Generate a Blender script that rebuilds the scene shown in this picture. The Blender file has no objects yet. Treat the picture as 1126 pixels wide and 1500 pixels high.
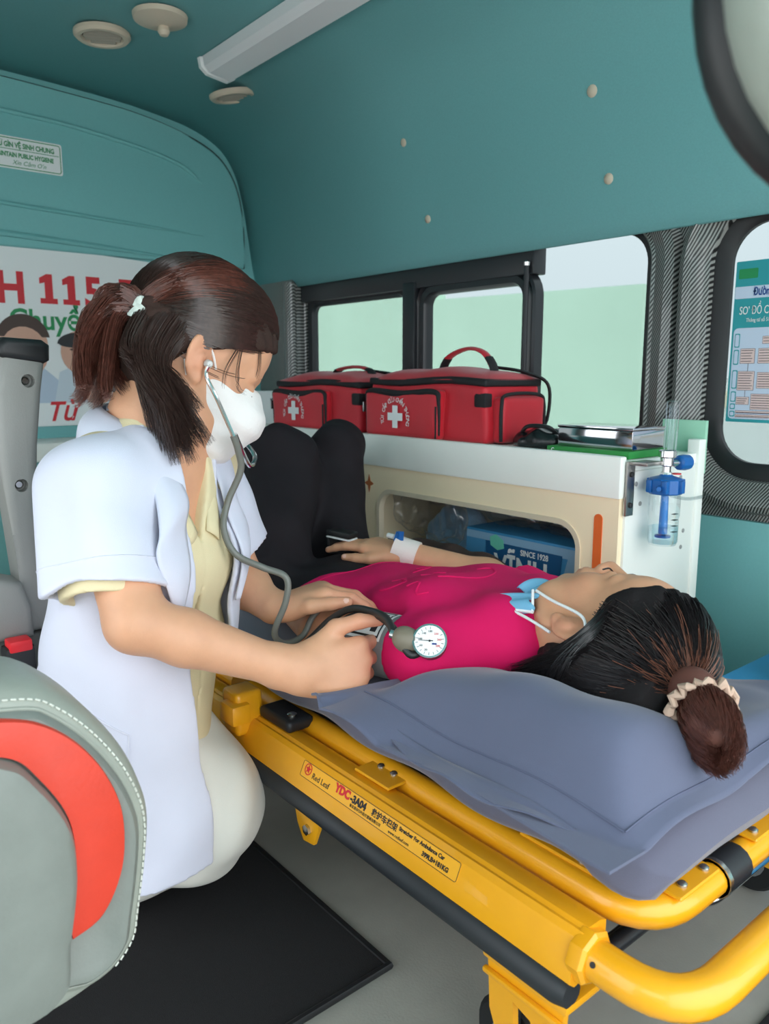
import bpy, bmesh, math, random
import numpy as np
from mathutils import Vector, Matrix

# ------------------------------------------------------------------ camera, sky, exposure
SC = bpy.context.scene
COL = SC.collection
cam_d = bpy.data.cameras.new('camera')
cam = bpy.data.objects.new('camera', cam_d)
COL.objects.link(cam)
SC.camera = cam
PITCH = math.atan(200 / 1150.0)
YAW = math.radians(39.5)
cam.location = (0, 0, 0.78)
_f = Vector((-math.cos(YAW) * math.cos(PITCH), math.sin(YAW) * math.cos(PITCH), -math.sin(PITCH)))
cam.rotation_euler = _f.to_track_quat('-Z', 'Y').to_euler()
cam_d.sensor_fit = 'VERTICAL'
cam_d.sensor_height = 36.0
cam_d.lens = 36.0 * 1150 / 1500
cam_d.clip_start = 0.02
cam_d.dof.use_dof = True
cam_d.dof.focus_distance = 1.05
cam_d.dof.aperture_fstop = 8.0

wd = bpy.data.worlds.new('overcast_sky')
SC.world = wd
wd.use_nodes = True
nt = wd.node_tree
nt.nodes.clear()
_o = nt.nodes.new('ShaderNodeOutputWorld')
_b = nt.nodes.new('ShaderNodeBackground')
_tc = nt.nodes.new('ShaderNodeTexCoord')
_sp = nt.nodes.new('ShaderNodeSeparateXYZ')
_r = nt.nodes.new('ShaderNodeValToRGB')
nt.links.new(_tc.outputs['Generated'], _sp.inputs[0])
nt.links.new(_sp.outputs['Z'], _r.inputs['Fac'])
_r.color_ramp.elements[0].position = 0.0
_r.color_ramp.elements[0].color = (0.62, 0.66, 0.70, 1)
_r.color_ramp.elements[1].position = 0.9
_r.color_ramp.elements[1].color = (0.95, 0.98, 1.0, 1)
nt.links.new(_r.outputs[0], _b.inputs['Color'])
_b.inputs['Strength'].default_value = 4.7
nt.links.new(_b.outputs[0], _o.inputs[0])
SC.view_settings.view_transform = 'Standard'
SC.view_settings.look = 'None'
SC.view_settings.gamma = 1.0
SC.view_settings.use_curve_mapping = False
SC.view_settings.exposure = 0.0

rnd = random.Random(7)
nprng = np.random.default_rng(11)

# ------------------------------------------------------------------ materials
def srgb(r, g, b):
    f = lambda c: (c / 255 / 12.92) if c / 255 <= 0.04045 else ((c / 255 + 0.055) / 1.055) ** 2.4
    return (f(r), f(g), f(b), 1)

MATS = {}
def mat(name, col, rough=0.5, metal=0.0, bump=0.0, bscale=200.0, var=0.0, vscale=8.0, coat=0.0, sheen=0.0,
        trans=0.0, alpha=1.0, sss=0.0, attr=None, spec=None, stretch=None):
    if name in MATS:
        return MATS[name]
    m = bpy.data.materials.new(name)
    m.use_nodes = True
    t = m.node_tree
    b = t.nodes['Principled BSDF']
    b.inputs['Base Color'].default_value = col
    b.inputs['Roughness'].default_value = rough
    b.inputs['Metallic'].default_value = metal
    b.inputs['Coat Weight'].default_value = coat
    b.inputs['Sheen Weight'].default_value = sheen
    b.inputs['Transmission Weight'].default_value = trans
    b.inputs['Alpha'].default_value = alpha
    if spec is not None:
        b.inputs['Specular IOR Level'].default_value = spec
    if sss:
        b.inputs['Subsurface Weight'].default_value = sss
        b.inputs['Subsurface Radius'].default_value = (0.012, 0.005, 0.003)
        b.inputs['Subsurface Scale'].default_value = 0.6
    tc = t.nodes.new('ShaderNodeTexCoord')
    src = tc.outputs['Object']
    if stretch:
        mp = t.nodes.new('ShaderNodeMapping')
        mp.inputs['Scale'].default_value = stretch
        t.links.new(src, mp.inputs[0])
        src = mp.outputs[0]
    last = None
    if attr:
        a = t.nodes.new('ShaderNodeVertexColor')
        a.layer_name = attr
        last = a.outputs['Color']
    if var:
        n = t.nodes.new('ShaderNodeTexNoise')
        n.inputs['Scale'].default_value = vscale
        n.inputs['Detail'].default_value = 4
        t.links.new(src, n.inputs['Vector'])
        mr = t.nodes.new('ShaderNodeMapRange')
        mr.inputs[1].default_value = 0.3
        mr.inputs[2].default_value = 0.7
        mr.inputs[3].default_value = 1 - var
        mr.inputs[4].default_value = 1 + var
        t.links.new(n.outputs[0], mr.inputs[0])
        mx = t.nodes.new('ShaderNodeVectorMath')
        mx.operation = 'SCALE'
        if last is not None:
            t.links.new(last, mx.inputs[0])
        else:
            mx.inputs[0].default_value = col[:3]
        t.links.new(mr.outputs[0], mx.inputs['Scale'])
        last = mx.outputs[0]
    if last is not None:
        t.links.new(last, b.inputs['Base Color'])
    if bump:
        n2 = t.nodes.new('ShaderNodeTexNoise')
        n2.inputs['Scale'].default_value = bscale
        n2.inputs['Detail'].default_value = 3
        t.links.new(src, n2.inputs['Vector'])
        bp = t.nodes.new('ShaderNodeBump')
        bp.inputs['Strength'].default_value = bump
        bp.inputs['Distance'].default_value = 0.002
        t.links.new(n2.outputs[0], bp.inputs['Height'])
        t.links.new(bp.outputs[0], b.inputs['Normal'])
    MATS[name] = m
    return m

def mat_glass(name, tint, gloss=0.06, rough=0.02, fres=0.5):
    if name in MATS:
        return MATS[name]
    m = bpy.data.materials.new(name)
    m.use_nodes = True
    t = m.node_tree
    t.nodes.clear()
    o = t.nodes.new('ShaderNodeOutputMaterial')
    tr = t.nodes.new('ShaderNodeBsdfTransparent')
    tr.inputs[0].default_value = tint
    gl = t.nodes.new('ShaderNodeBsdfGlossy')
    gl.inputs['Roughness'].default_value = rough
    fr = t.nodes.new('ShaderNodeLayerWeight')
    fr.inputs[0].default_value = 0.25
    mm = t.nodes.new('ShaderNodeMath')
    mm.operation = 'MULTIPLY_ADD'
    mm.inputs[1].default_value = fres
    mm.inputs[2].default_value = gloss
    t.links.new(fr.outputs['Fresnel'], mm.inputs[0])
    mx = t.nodes.new('ShaderNodeMixShader')
    t.links.new(mm.outputs[0], mx.inputs[0])
    t.links.new(tr.outputs[0], mx.inputs[1])
    t.links.new(gl.outputs[0], mx.inputs[2])
    t.links.new(mx.outputs[0], o.inputs[0])
    MATS[name] = m
    return m

def mat_carbon():
    m = bpy.data.materials.new('carbon_wrap')
    m.use_nodes = True
    t = m.node_tree
    b = t.nodes['Principled BSDF']
    tc = t.nodes.new('ShaderNodeTexCoord')
    w = t.nodes.new('ShaderNodeTexWave')
    w.wave_type = 'BANDS'
    w.bands_direction = 'DIAGONAL'
    w.inputs['Scale'].default_value = 52
    w.inputs['Distortion'].default_value = 0.0
    mp = t.nodes.new('ShaderNodeMapping')
    mp.inputs['Scale'].default_value = (-2.0, 0, 1.15)
    t.links.new(tc.outputs['Object'], mp.inputs[0])
    t.links.new(mp.outputs[0], w.inputs['Vector'])
    r = t.nodes.new('ShaderNodeValToRGB')
    r.color_ramp.elements[0].position = 0.35
    r.color_ramp.elements[0].color = srgb(26, 27, 28)
    r.color_ramp.elements[1].position = 0.75
    r.color_ramp.elements[1].color = srgb(150, 152, 148)
    t.links.new(w.outputs['Color'], r.inputs[0])
    t.links.new(r.outputs[0], b.inputs['Base Color'])
    b.inputs['Roughness'].default_value = 0.32
    b.inputs['Coat Weight'].default_value = 0.3
    MATS['carbon'] = m
    return m

# ------------------------------------------------------------------ objects
def tag(o, label=None, cat=None, group=None, kind=None):
    if label: o['label'] = label
    if cat: o['category'] = cat
    if group: o['group'] = group
    if kind: o['kind'] = kind
    return o

def thing(name, label, cat, loc=(0, 0, 0), group=None):
    o = bpy.data.objects.new(name, None)
    COL.objects.link(o)
    o.location = loc
    o.empty_display_size = 0.05
    return tag(o, label, cat, group)

def world_loc(o):
    v = Vector(o.location)
    if o.parent:
        v = v + Vector((0, 0, 0))
    return v

def put(name, me, m, parent=None, label=None, smooth=True):
    """link a mesh given in world coordinates as one object"""
    o = bpy.data.objects.new(name, me)
    COL.objects.link(o)
    if m is not None:
        if isinstance(m, (list, tuple)):
            for q in m: me.materials.append(q)
        else:
            me.materials.append(m)
    if parent is not None:
        o.parent = parent
        root = parent
        while root.parent: root = root.parent
        if parent.type == 'EMPTY':
            o.matrix_parent_inverse = Matrix.Translation(-Vector(parent.location))
    if smooth and len(me.polygons):
        me.polygons.foreach_set('use_smooth', [True] * len(me.polygons))
        try:
            me.set_sharp_from_angle(angle=math.radians(smooth if smooth is not True else 40))
        except Exception:
            pass
    if label: o['label'] = label
    return o

def struct(name, me, m, smooth=True, label=None):
    o = put(name, me, m, None, label, smooth)
    o['kind'] = 'structure'
    return o

def mesh(name, verts, faces):
    me = bpy.data.meshes.new(name)
    me.from_pydata([tuple(map(float, v)) for v in verts], [], faces)
    me.update()
    return me

def bm_mesh(bm, name='m'):
    me = bpy.data.meshes.new(name)
    bmesh.ops.recalc_face_normals(bm, faces=bm.faces)
    bm.to_mesh(me)
    bm.free()
    return me

def box(x0, x1, y0, y1, z0, z1, bev=0.0, seg=2, rot=None, piv=None):
    bm = bmesh.new()
    bmesh.ops.create_cube(bm, size=1)
    for v in bm.verts:
        v.co = Vector(((x0 + x1) / 2 + v.co.x * (x1 - x0), (y0 + y1) / 2 + v.co.y * (y1 - y0), (z0 + z1) / 2 + v.co.z * (z1 - z0)))
    if bev:
        bmesh.ops.bevel(bm, geom=bm.edges[:], offset=bev, segments=seg, affect='EDGES', profile=0.6)
    if rot is not None:
        p = Vector(piv) if piv is not None else Vector(((x0 + x1) / 2, (y0 + y1) / 2, (z0 + z1) / 2))
        for v in bm.verts:
            v.co = rot @ (v.co - p) + p
    return bm_mesh(bm)

def catmull(pts, n=8, closed=False):
    P = [np.array(p, float) for p in pts]
    out = []
    N = len(P)
    rng = range(N if closed else N - 1)
    for i in rng:
        if closed:
            a, b, c, d = P[(i - 1) % N], P[i], P[(i + 1) % N], P[(i + 2) % N]
        else:
            a, b, c, d = P[max(i - 1, 0)], P[i], P[i + 1], P[min(i + 2, N - 1)]
        for k in range(n):
            t = k / n
            out.append(0.5 * ((2 * b) + (-a + c) * t + (2 * a - 5 * b + 4 * c - d) * t * t + (-a + 3 * b - 3 * c + d) * t ** 3))
    if not closed: out.append(P[-1])
    return np.array(out)

def tube(pts, rad, sides=10, smooth=0, cap=True, closed=False, flat=None):
    """tube along points; rad a number or a list; flat=(a,b) scales the section"""
    P = np.array(pts, float)
    if smooth:
        Rr = None
        if hasattr(rad, '__len__'):
            t0 = np.linspace(0, 1, len(P))
        P2 = catmull(P, smooth, closed)
        if hasattr(rad, '__len__'):
            rad = np.interp(np.linspace(0, 1, len(P2)), t0, rad)
        P = P2
    N = len(P)
    r = np.full(N, rad) if not hasattr(rad, '__len__') else np.array(rad, float)
    T = np.gradient(P, axis=0)
    if closed:
        T = np.roll(P, -1, 0) - np.roll(P, 1, 0)
    T /= np.linalg.norm(T, axis=1)[:, None] + 1e-12
    ref = np.array([0, 0, 1.0])
    if abs(T[0] @ ref) > 0.9: ref = np.array([1.0, 0, 0])
    u = np.cross(T[0], ref); u /= np.linalg.norm(u)
    verts = []
    for i in range(N):
        u = u - T[i] * (u @ T[i]); u /= np.linalg.norm(u) + 1e-12
        w = np.cross(T[i], u)
        for k in range(sides):
            a = 2 * math.pi * k / sides
            ca, sa = math.cos(a), math.sin(a)
            if flat: ca, sa = ca * flat[0], sa * flat[1]
            verts.append(P[i] + r[i] * (ca * u + sa * w))
    faces = []
    for i in range(N if closed else N - 1):
        j = (i + 1) % N
        for k in range(sides):
            q = (k + 1) % sides
            faces.append((i * sides + k, i * sides + q, j * sides + q, j * sides + k))
    if cap and not closed:
        faces.append(tuple(range(sides))[::-1])
        faces.append(tuple((N - 1) * sides + k for k in range(sides)))
    return mesh('tube', verts, faces)

def lathe(prof, c, axis=(0, 0, 1), sides=24):
    """prof: list of (r, h) along axis from centre c"""
    ax = Vector(axis).normalized()
    u = ax.orthogonal().normalized()
    w = ax.cross(u)
    c = Vector(c)
    verts, faces = [], []
    for (r, h) in prof:
        for k in range(sides):
            a = 2 * math.pi * k / sides
            verts.append(c + ax * h + (u * math.cos(a) + w * math.sin(a)) * max(r, 1e-5))
    n = len(prof)
    for i in range(n - 1):
        for k in range(sides):
            q = (k + 1) % sides
            faces.append((i * sides + k, i * sides + q, (i + 1) * sides + q, (i + 1) * sides + k))
    faces.append(tuple(range(sides))[::-1])
    faces.append(tuple((n - 1) * sides + k for k in range(sides)))
    return mesh('lathe', verts, faces)

def ring(prof, c, axis=(0, 0, 1), sides=24):
    """like lathe, but the profile closes on itself and there are no caps"""
    me = lathe(list(prof) + [prof[0]], c, axis, sides)
    bm = bmesh.new(); bm.from_mesh(me)
    bmesh.ops.delete(bm, geom=[f for f in bm.faces if len(f.verts) > 4], context='FACES')
    bmesh.ops.remove_doubles(bm, verts=bm.verts, dist=1e-6)
    return bm_mesh(bm)

def prism(pts2, o, u, v, depth, bev=0.0, seg=2):
    """polygon pts2 in the plane o + a*u + b*v, extruded by depth along u x v"""
    o, u, v = Vector(o), Vector(u).normalized(), Vector(v).normalized()
    n = u.cross(v).normalized()
    bm = bmesh.new()
    vs = [bm.verts.new(o + u * a + v * b) for a, b in pts2]
    f = bm.faces.new(vs)
    if depth:
        r = bmesh.ops.extrude_face_region(bm, geom=[f])
        nv = [g for g in r['geom'] if isinstance(g, bmesh.types.BMVert)]
        for q in nv: q.co += n * depth
        if bev:
            es = [e for e in bm.edges if len(e.link_faces) == 2 and e.calc_face_angle(0) > 0.6 and
                  (all(w in nv for w in e.verts))]
            bmesh.ops.bevel(bm, geom=es, offset=bev, segments=seg, affect='EDGES', profile=0.5)
    return bm_mesh(bm)

def rrect(a0, a1, b0, b1, r, n=6):
    pts = []
    for cx, cy, s in ((a1 - r, b1 - r, 0), (a0 + r, b1 - r, 1), (a0 + r, b0 + r, 2), (a1 - r, b0 + r, 3)):
        for k in range(n + 1):
            t = math.pi / 2 * (s + k / n)
            pts.append((cx + r * math.cos(t), cy + r * math.sin(t)))
    return pts

def ring_loft(a0, a1, b0, b1, r, prof, o, u, v, n=8, closed_prof=False):
    """rounded-rectangle rings: prof is a list of (outward offset, normal offset)"""
    o, u, v = Vector(o), Vector(u).normalized(), Vector(v).normalized()
    nn = u.cross(v)
    verts, faces = [], []
    for off, h in prof:
        for a, b in rrect(a0 - off, a1 + off, b0 - off, b1 + off, max(r + off, 0.001), n):
            verts.append(o + u * a + v * b + nn * h)
    M = 4 * (n + 1)
    R = len(prof)
    for i in range(R if closed_prof else R - 1):
        j = (i + 1) % R
        for k in range(M):
            q = (k + 1) % M
            faces.append((i * M + k, i * M + q, j * M + q, j * M + k))
    return mesh('ring', verts, faces)

def panel_with_hole(a0, a1, b0, b1, holes, o, u, v, depth, n=8):
    """flat board with rounded-rect holes (a0,a1,b0,b1,r), built as one filled face, then thickened"""
    o, u, v = Vector(o), Vector(u).normalized(), Vector(v).normalized()
    nn = u.cross(v)
    bm = bmesh.new()
    edges = []
    for pts in [[(a0, b0), (a1, b0), (a1, b1), (a0, b1)]] + [rrect(*h, n) for h in holes]:
        vs = [bm.verts.new(o + u * a + v * b) for a, b in pts]
        for i in range(len(vs)):
            edges.append(bm.edges.new((vs[i], vs[(i + 1) % len(vs)])))
    bmesh.ops.triangle_fill(bm, edges=edges, use_beauty=True, use_dissolve=False)
    r = bmesh.ops.extrude_face_region(bm, geom=bm.faces[:])
    for g in r['geom']:
        if isinstance(g, bmesh.types.BMVert): g.co += nn * depth
    return bm_mesh(bm)

def grid_mesh(fn, nu, nv, closed_u=False):
    verts = [fn(i / (nu if closed_u else nu - 1), j / (nv - 1)) for j in range(nv) for i in range(nu)]
    faces = []
    for j in range(nv - 1):
        for i in range(nu if closed_u else nu - 1):
            k = (i + 1) % nu
            faces.append((j * nu + i, j * nu + k, (j + 1) * nu + k, (j + 1) * nu + i))
    return mesh('grid', verts, faces)

def solid(o, t, off=0):
    m = o.modifiers.new('thickness', 'SOLIDIFY')
    m.thickness = t
    m.offset = off
    return o

def subsurf(o, n=1):
    m = o.modifiers.new('subdivision', 'SUBSURF')
    m.levels = n
    m.render_levels = n
    return o

def text(s, size, o, u, v, m, parent, bold=0.0, align='LEFT', shear=0.0, depth=0.0004, xs=1.0, name='lettering'):
    cu = bpy.data.curves.new('txt', 'FONT')
    cu.body = s.replace('Ơ', 'O’')
    cu.size = size
    cu.align_x = align
    cu.offset = bold
    cu.shear = shear
    cu.resolution_u = 3
    cu.extrude = depth / 2
    ob = bpy.data.objects.new('txt', cu)
    COL.objects.link(ob)
    dg = bpy.context.evaluated_depsgraph_get()
    me = bpy.data.meshes.new_from_object(ob.evaluated_get(dg))
    bpy.data.objects.remove(ob)
    bpy.data.curves.remove(cu)
    u, v = Vector(u).normalized(), Vector(v).normalized()
    v = (v - u * u.dot(v)).normalized()
    n = u.cross(v)
    o = Vector(o)
    M = Matrix(((u.x * xs, v.x, n.x, o.x), (u.y * xs, v.y, n.y, o.y), (u.z * xs, v.z, n.z, o.z), (0, 0, 0, 1)))
    me.transform(M)
    me.materials.clear()
    return put(name, me, m, parent, smooth=False)

def arc_text(s, size, c, u, v, radius, a0, a1, m, parent, bold=0.0):
    """letters set one by one round an arc, joined into one lettering mesh"""
    u, v = Vector(u).normalized(), Vector(v).normalized()
    n = len(s)
    bm = bmesh.new()
    for i, ch in enumerate(s):
        if ch == ' ': continue
        a = a0 + (a1 - a0) * i / (n - 1)
        rad = u * math.cos(a) + v * math.sin(a)
        tg = u * math.sin(a) - v * math.cos(a)
        ob = text(ch, size, Vector(c) + rad * radius, tg, rad, m, None, bold, 'CENTER')
        bm.from_mesh(ob.data)
        d = ob.data
        bpy.data.objects.remove(ob)
        bpy.data.meshes.remove(d)
    me = bpy.data.meshes.new('arc')
    bm.to_mesh(me)
    bm.free()
    return put('lettering', me, m, parent, smooth=False)

# ------------------------------------------------------------------ implicit surfaces for bodies and cloth
def unit(a):
    a = np.array(a, float)
    return a / (np.linalg.norm(a) + 1e-12)

class Cone:      # capsule with two radii
    def __init__(s, a, b, ra, rb, k=0.02, op='+', sq=None):
        s.a, s.b, s.ra, s.rb, s.k, s.op = np.array(a, float), np.array(b, float), ra, rb, k, op
    def d(s, p):
        ba = s.b - s.a
        pa = p - s.a
        h = np.clip(pa @ ba / (ba @ ba + 1e-12), 0, 1)
        return np.linalg.norm(pa - h[:, None] * ba, axis=1) - (s.ra + (s.rb - s.ra) * h)

class Ell:       # oriented ellipsoid: axes rows of M (orthonormal), radii r
    def __init__(s, c, r, M=None, k=0.02, op='+'):
        s.c, s.r, s.k, s.op = np.array(c, float), np.array(r, float), k, op
        s.M = np.eye(3) if M is None else np.array(M, float)
    def d(s, p):
        q = (p - s.c) @ s.M.T
        k0 = np.linalg.norm(q / s.r, axis=1)
        k1 = np.linalg.norm(q / (s.r * s.r), axis=1) + 1e-9
        return np.where(k0 < 1e-6, -s.r.min(), k0 * (k0 - 1.0) / k1)

class Slab:      # elliptic tube between two points: half widths along a side axis and across it
    def __init__(s, a, b, side, wa, wb, k=0.02, op='+'):
        s.a, s.b, s.wa, s.wb, s.k, s.op = np.array(a, float), np.array(b, float), np.array(wa, float), np.array(wb, float), k, op
        s.t = unit(s.b - s.a)
        sd = np.array(side, float)
        s.s = unit(sd - s.t * (sd @ s.t))
        s.n = np.cross(s.t, s.s)
    def d(s, p):
        L = np.linalg.norm(s.b - s.a)
        q = p - s.a
        h = q @ s.t
        f = np.clip(h / L, 0, 1)
        w = s.wa[None, :] * (1 - f[:, None]) + s.wb[None, :] * f[:, None]
        x = q @ s.s / w[:, 0]
        y = q @ s.n / w[:, 1]
        e = np.maximum(np.maximum(-h, h - L), 0)
        z = e / np.minimum(w[:, 0], w[:, 1])
        k0 = np.sqrt(x * x + y * y + z * z)
        k1 = np.sqrt((x / w[:, 0]) ** 2 + (y / w[:, 1]) ** 2 + (z / np.minimum(w[:, 0], w[:, 1])) ** 2) + 1e-9
        return np.where(k0 < 1e-6, -w.min(), k0 * (k0 - 1) / k1)

class Half:      # half space removed on the side the normal points to (op '-')
    def __init__(s, o, n, k=0.0, op='-'):
        s.o, s.n, s.k, s.op = np.array(o, float), unit(n), k, op
    def d(s, p):
        return -((p - s.o) @ s.n)

class Fn:
    def __init__(s, f, k=0.0, op='-'):
        s.f, s.k, s.op = f, k, op
    def d(s, p):
        return s.f(p)

def smin(a, b, k):
    if k <= 0: return np.minimum(a, b)
    h = np.maximum(k - np.abs(a - b), 0) / k
    return np.minimum(a, b) - h * h * k * 0.25

class Grp:       # several shapes with their own ripple, as one shape
    def __init__(s, prims, disp=None, k=0.0, op='+'):
        s.prims, s.disp, s.k, s.op = prims, disp, k, op
    def d(s, p):
        return field(s.prims, p, s.disp)

def field(prims, p, disp=None):
    d = np.full(len(p), 9.0)
    for q in prims:
        if q.op == '+':
            d = smin(d, q.d(p), q.k)
        elif q.op == '-':
            d = -smin(-d, q.d(p), q.k)
        elif q.op == '&':
            d = -smin(-d, -q.d(p), q.k)
    if disp is not None: d = d + disp(p)
    return d

def sdf_mesh(prims, lo, hi, h, disp=None, shell=None, relax=1, keep=None):
    """surface nets of the field over the box lo..hi with cell h"""
    lo, hi = np.array(lo, float), np.array(hi, float)
    B = 10
    nb = np.ceil((hi - lo) / (h * B)).astype(int)
    n = nb * B + 1
    G = np.full(n, 1.0, np.float32)
    bc = np.stack(np.meshgrid(*[np.arange(k) for k in nb], indexing='ij'), -1).reshape(-1, 3)
    cen = lo + (bc + 0.5) * B * h
    R = B * h * 0.5 * math.sqrt(3)
    dc = field(prims, cen)
    act = np.abs(dc) < R * 1.5 + 0.02
    G_blk = dc
    g = np.arange(B + 1)
    off = np.stack(np.meshgrid(g, g, g, indexing='ij'), -1).reshape(-1, 3)
    # cheap fill with the block sign
    for b, d0 in zip(bc[~act], dc[~act]):
        if d0 < 0:
            G[b[0] * B:b[0] * B + B + 1, b[1] * B:b[1] * B + B + 1, b[2] * B:b[2] * B + B + 1] = -1.0
    plus = [q for q in prims]
    for b, c in zip(bc[act], cen[act]):
        use = []
        c1 = c[None, :]
        for q in plus:
            if q.op == '+' :
                if q.d(c1)[0] > R * 1.6 + q.k + 0.03: continue
            use.append(q)
        p = lo + (b * B + off) * h
        v = field(use, p, disp)
        G[b[0] * B:b[0] * B + B + 1, b[1] * B:b[1] * B + B + 1, b[2] * B:b[2] * B + B + 1] = v.reshape(B + 1, B + 1, B + 1)
    G[0], G[-1] = 1, 1
    G[:, 0], G[:, -1] = 1, 1
    G[:, :, 0], G[:, :, -1] = 1, 1
    S = G < 0
    c = [S[i:n[0] - 1 + i, j:n[1] - 1 + j, k:n[2] - 1 + k] for i in (0, 1) for j in (0, 1) for k in (0, 1)]
    al = c[0].copy(); an = c[0].copy()
    for q in c[1:]:
        al &= q; an |= q
    cell = an & ~al
    idx = np.argwhere(cell)
    ids = np.full(cell.shape, -1, np.int64)
    ids[cell] = np.arange(len(idx))
    pos = np.zeros((len(idx), 3)); cnt = np.zeros(len(idx))
    cor = [np.array((i, j, k)) for i in (0, 1) for j in (0, 1) for k in (0, 1)]
    val = [G[idx[:, 0] + q[0], idx[:, 1] + q[1], idx[:, 2] + q[2]].astype(float) for q in cor]
    for a in range(8):
        for b in range(a + 1, 8):
            if np.abs(cor[a] - cor[b]).sum() != 1: continue
            m = (val[a] < 0) != (val[b] < 0)
            t = val[a][m] / (val[a][m] - val[b][m])
            pos[m] += cor[a] + t[:, None] * (cor[b] - cor[a])
            cnt[m] += 1
    V = lo + (idx + pos / cnt[:, None]) * h
    F = []
    for ax in range(3):
        a1, a2 = (ax + 1) % 3, (ax + 2) % 3
        s0 = [slice(None)] * 3; s1 = [slice(None)] * 3
        s0[ax] = slice(0, n[ax] - 1); s1[ax] = slice(1, n[ax])
        A, Bq = S[tuple(s0)], S[tuple(s1)]
        e = np.argwhere(A != Bq)
        ok = (e[:, a1] > 0) & (e[:, a2] > 0) & (e[:, a1] < n[a1] - 1) & (e[:, a2] < n[a2] - 1)
        e = e[ok]
        flip = A[e[:, 0], e[:, 1], e[:, 2]]
        def cid(d1, d2):
            q = e.copy(); q[:, a1] -= d1; q[:, a2] -= d2
            return ids[q[:, 0], q[:, 1], q[:, 2]]
        quad = np.stack([cid(1, 1), cid(0, 1), cid(0, 0), cid(1, 0)], 1)
        quad[~flip] = quad[~flip][:, ::-1]
        F.append(quad)
    F = np.concatenate(F)
    F = F[(F >= 0).all(1)]
    for _ in range(relax):
        acc = np.zeros_like(V); ct = np.zeros(len(V))
        for i in range(4):
            a, b = F[:, i], F[:, (i + 1) % 4]
            np.add.at(acc, a, V[b]); np.add.at(ct, a, 1)
            np.add.at(acc, b, V[a]); np.add.at(ct, b, 1)
        V = 0.5 * V + 0.5 * acc / np.maximum(ct, 1)[:, None]
    if keep is not None:
        kv = keep(V)
        F = F[kv[F].all(1)]
        used = np.unique(F)
        mp = np.full(len(V), -1); mp[used] = np.arange(len(used))
        V = V[used]; F = mp[F]
    me = bpy.data.meshes.new('sdf')
    me.vertices.add(len(V)); me.vertices.foreach_set('co', V.astype(np.float32).ravel())
    me.loops.add(len(F) * 4); me.loops.foreach_set('vertex_index', F.astype(np.int32).ravel())
    me.polygons.add(len(F))
    me.polygons.foreach_set('loop_start', np.arange(0, len(F) * 4, 4, dtype=np.int32))
    me.polygons.foreach_set('loop_total', np.full(len(F), 4, np.int32))
    me.update(calc_edges=True)
    me.validate()
    return me, V

def paint(me, cols, name='Col'):
    a = me.color_attributes.new(name, 'FLOAT_COLOR', 'POINT')
    c = np.ones((len(me.vertices), 4), np.float32)
    c[:, :3] = cols
    a.data.foreach_set('color', c.ravel())

def folds(p, terms):
    """sum of directional ripples: (direction, frequency, phase, amplitude)"""
    s = np.zeros(len(p))
    for d, f, ph, a in terms:
        d = unit(d)
        w = p @ d
        o = p @ np.array([d[1] * 1.3 + .2, d[2] * 0.7 - .5, d[0] + .4])
        s += a * np.sin(f * w + ph + 1.6 * np.sin(o * f * 0.37 + ph * 2))
    return s

def strands(curves, r0, sides=3, taper=0.3):
    """many thin tapered strands as one mesh; curves: array (n, m, 3)"""
    C = np.array(curves, float)
    n, m, _ = C.shape
    T = np.gradient(C, axis=1)
    T /= np.linalg.norm(T, axis=2, keepdims=True) + 1e-9
    ref = np.array([0.31, 0.87, 0.38])
    u = np.cross(T, ref); u /= np.linalg.norm(u, axis=2, keepdims=True) + 1e-9
    w = np.cross(T, u)
    s = np.linspace(0, 1, m)
    r = r0 * (1 - (1 - taper) * s ** 2)
    vs = []
    for k in range(sides):
        a = 2 * math.pi * k / sides
        vs.append(C + r[None, :, None] * (math.cos(a) * u + math.sin(a) * w))
    V = np.stack(vs, 2).reshape(-1, 3)
    base = (np.arange(n) * m * sides)[:, None, None]
    i = (np.arange(m - 1) * sides)[None, :, None]
    k = np.arange(sides)[None, None, :]
    q = (k + 1) % sides
    F = np.stack([base + i + k, base + i + q, base + i + sides + q, base + i + sides + k], -1).reshape(-1, 4)
    me = bpy.data.meshes.new('strands')
    me.vertices.add(len(V)); me.vertices.foreach_set('co', V.astype(np.float32).ravel())
    me.loops.add(len(F) * 4); me.loops.foreach_set('vertex_index', F.astype(np.int32).ravel())
    me.polygons.add(len(F))
    me.polygons.foreach_set('loop_start', np.arange(0, len(F) * 4, 4, dtype=np.int32))
    me.polygons.foreach_set('loop_total', np.full(len(F), 4, np.int32))
    me.update(calc_edges=True)
    return me
# ================================================================== THE VAN
FZ = 0.05            # floor level
TEAL = mat('teal_lining', srgb(112, 170, 172), 0.75, bump=0.12, bscale=500, var=0.04, vscale=300)
TEALP = mat('teal_plastic', srgb(122, 186, 186), 0.6, bump=0.1, bscale=600, var=0.02, vscale=200)
CARB = mat_carbon()
BLACK = mat('black_rubber', srgb(28, 29, 31), 0.45)
DKFRAME = mat('window_frame_black', srgb(38, 40, 44), 0.35)
GLASS = mat_glass('tinted_glass', (0.46, 0.49, 0.49, 1), 0.0, 0.02, 0.06)
WHITE = mat('white_board', srgb(244, 247, 240), 0.4, var=0.03, vscale=6)
CREAM = mat('cream_board', srgb(255, 236, 200), 0.45, var=0.03, vscale=5)
CHROME = mat('chrome', srgb(215, 215, 215), 0.15, 1.0)
GREYFL = mat('grey_floor', srgb(150, 150, 142), 0.55, var=0.08, vscale=14, bump=0.15, bscale=300)
BEIGE = mat('beige_plastic', srgb(206, 190, 170), 0.5)
RED = mat('print_red', srgb(212, 32, 44), 0.5)
GREEN = mat('print_green', srgb(24, 140, 80), 0.5)
PAPER = mat('print_white', srgb(236, 238, 238), 0.45)
INK = mat('print_black', srgb(30, 30, 34), 0.5)

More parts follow.
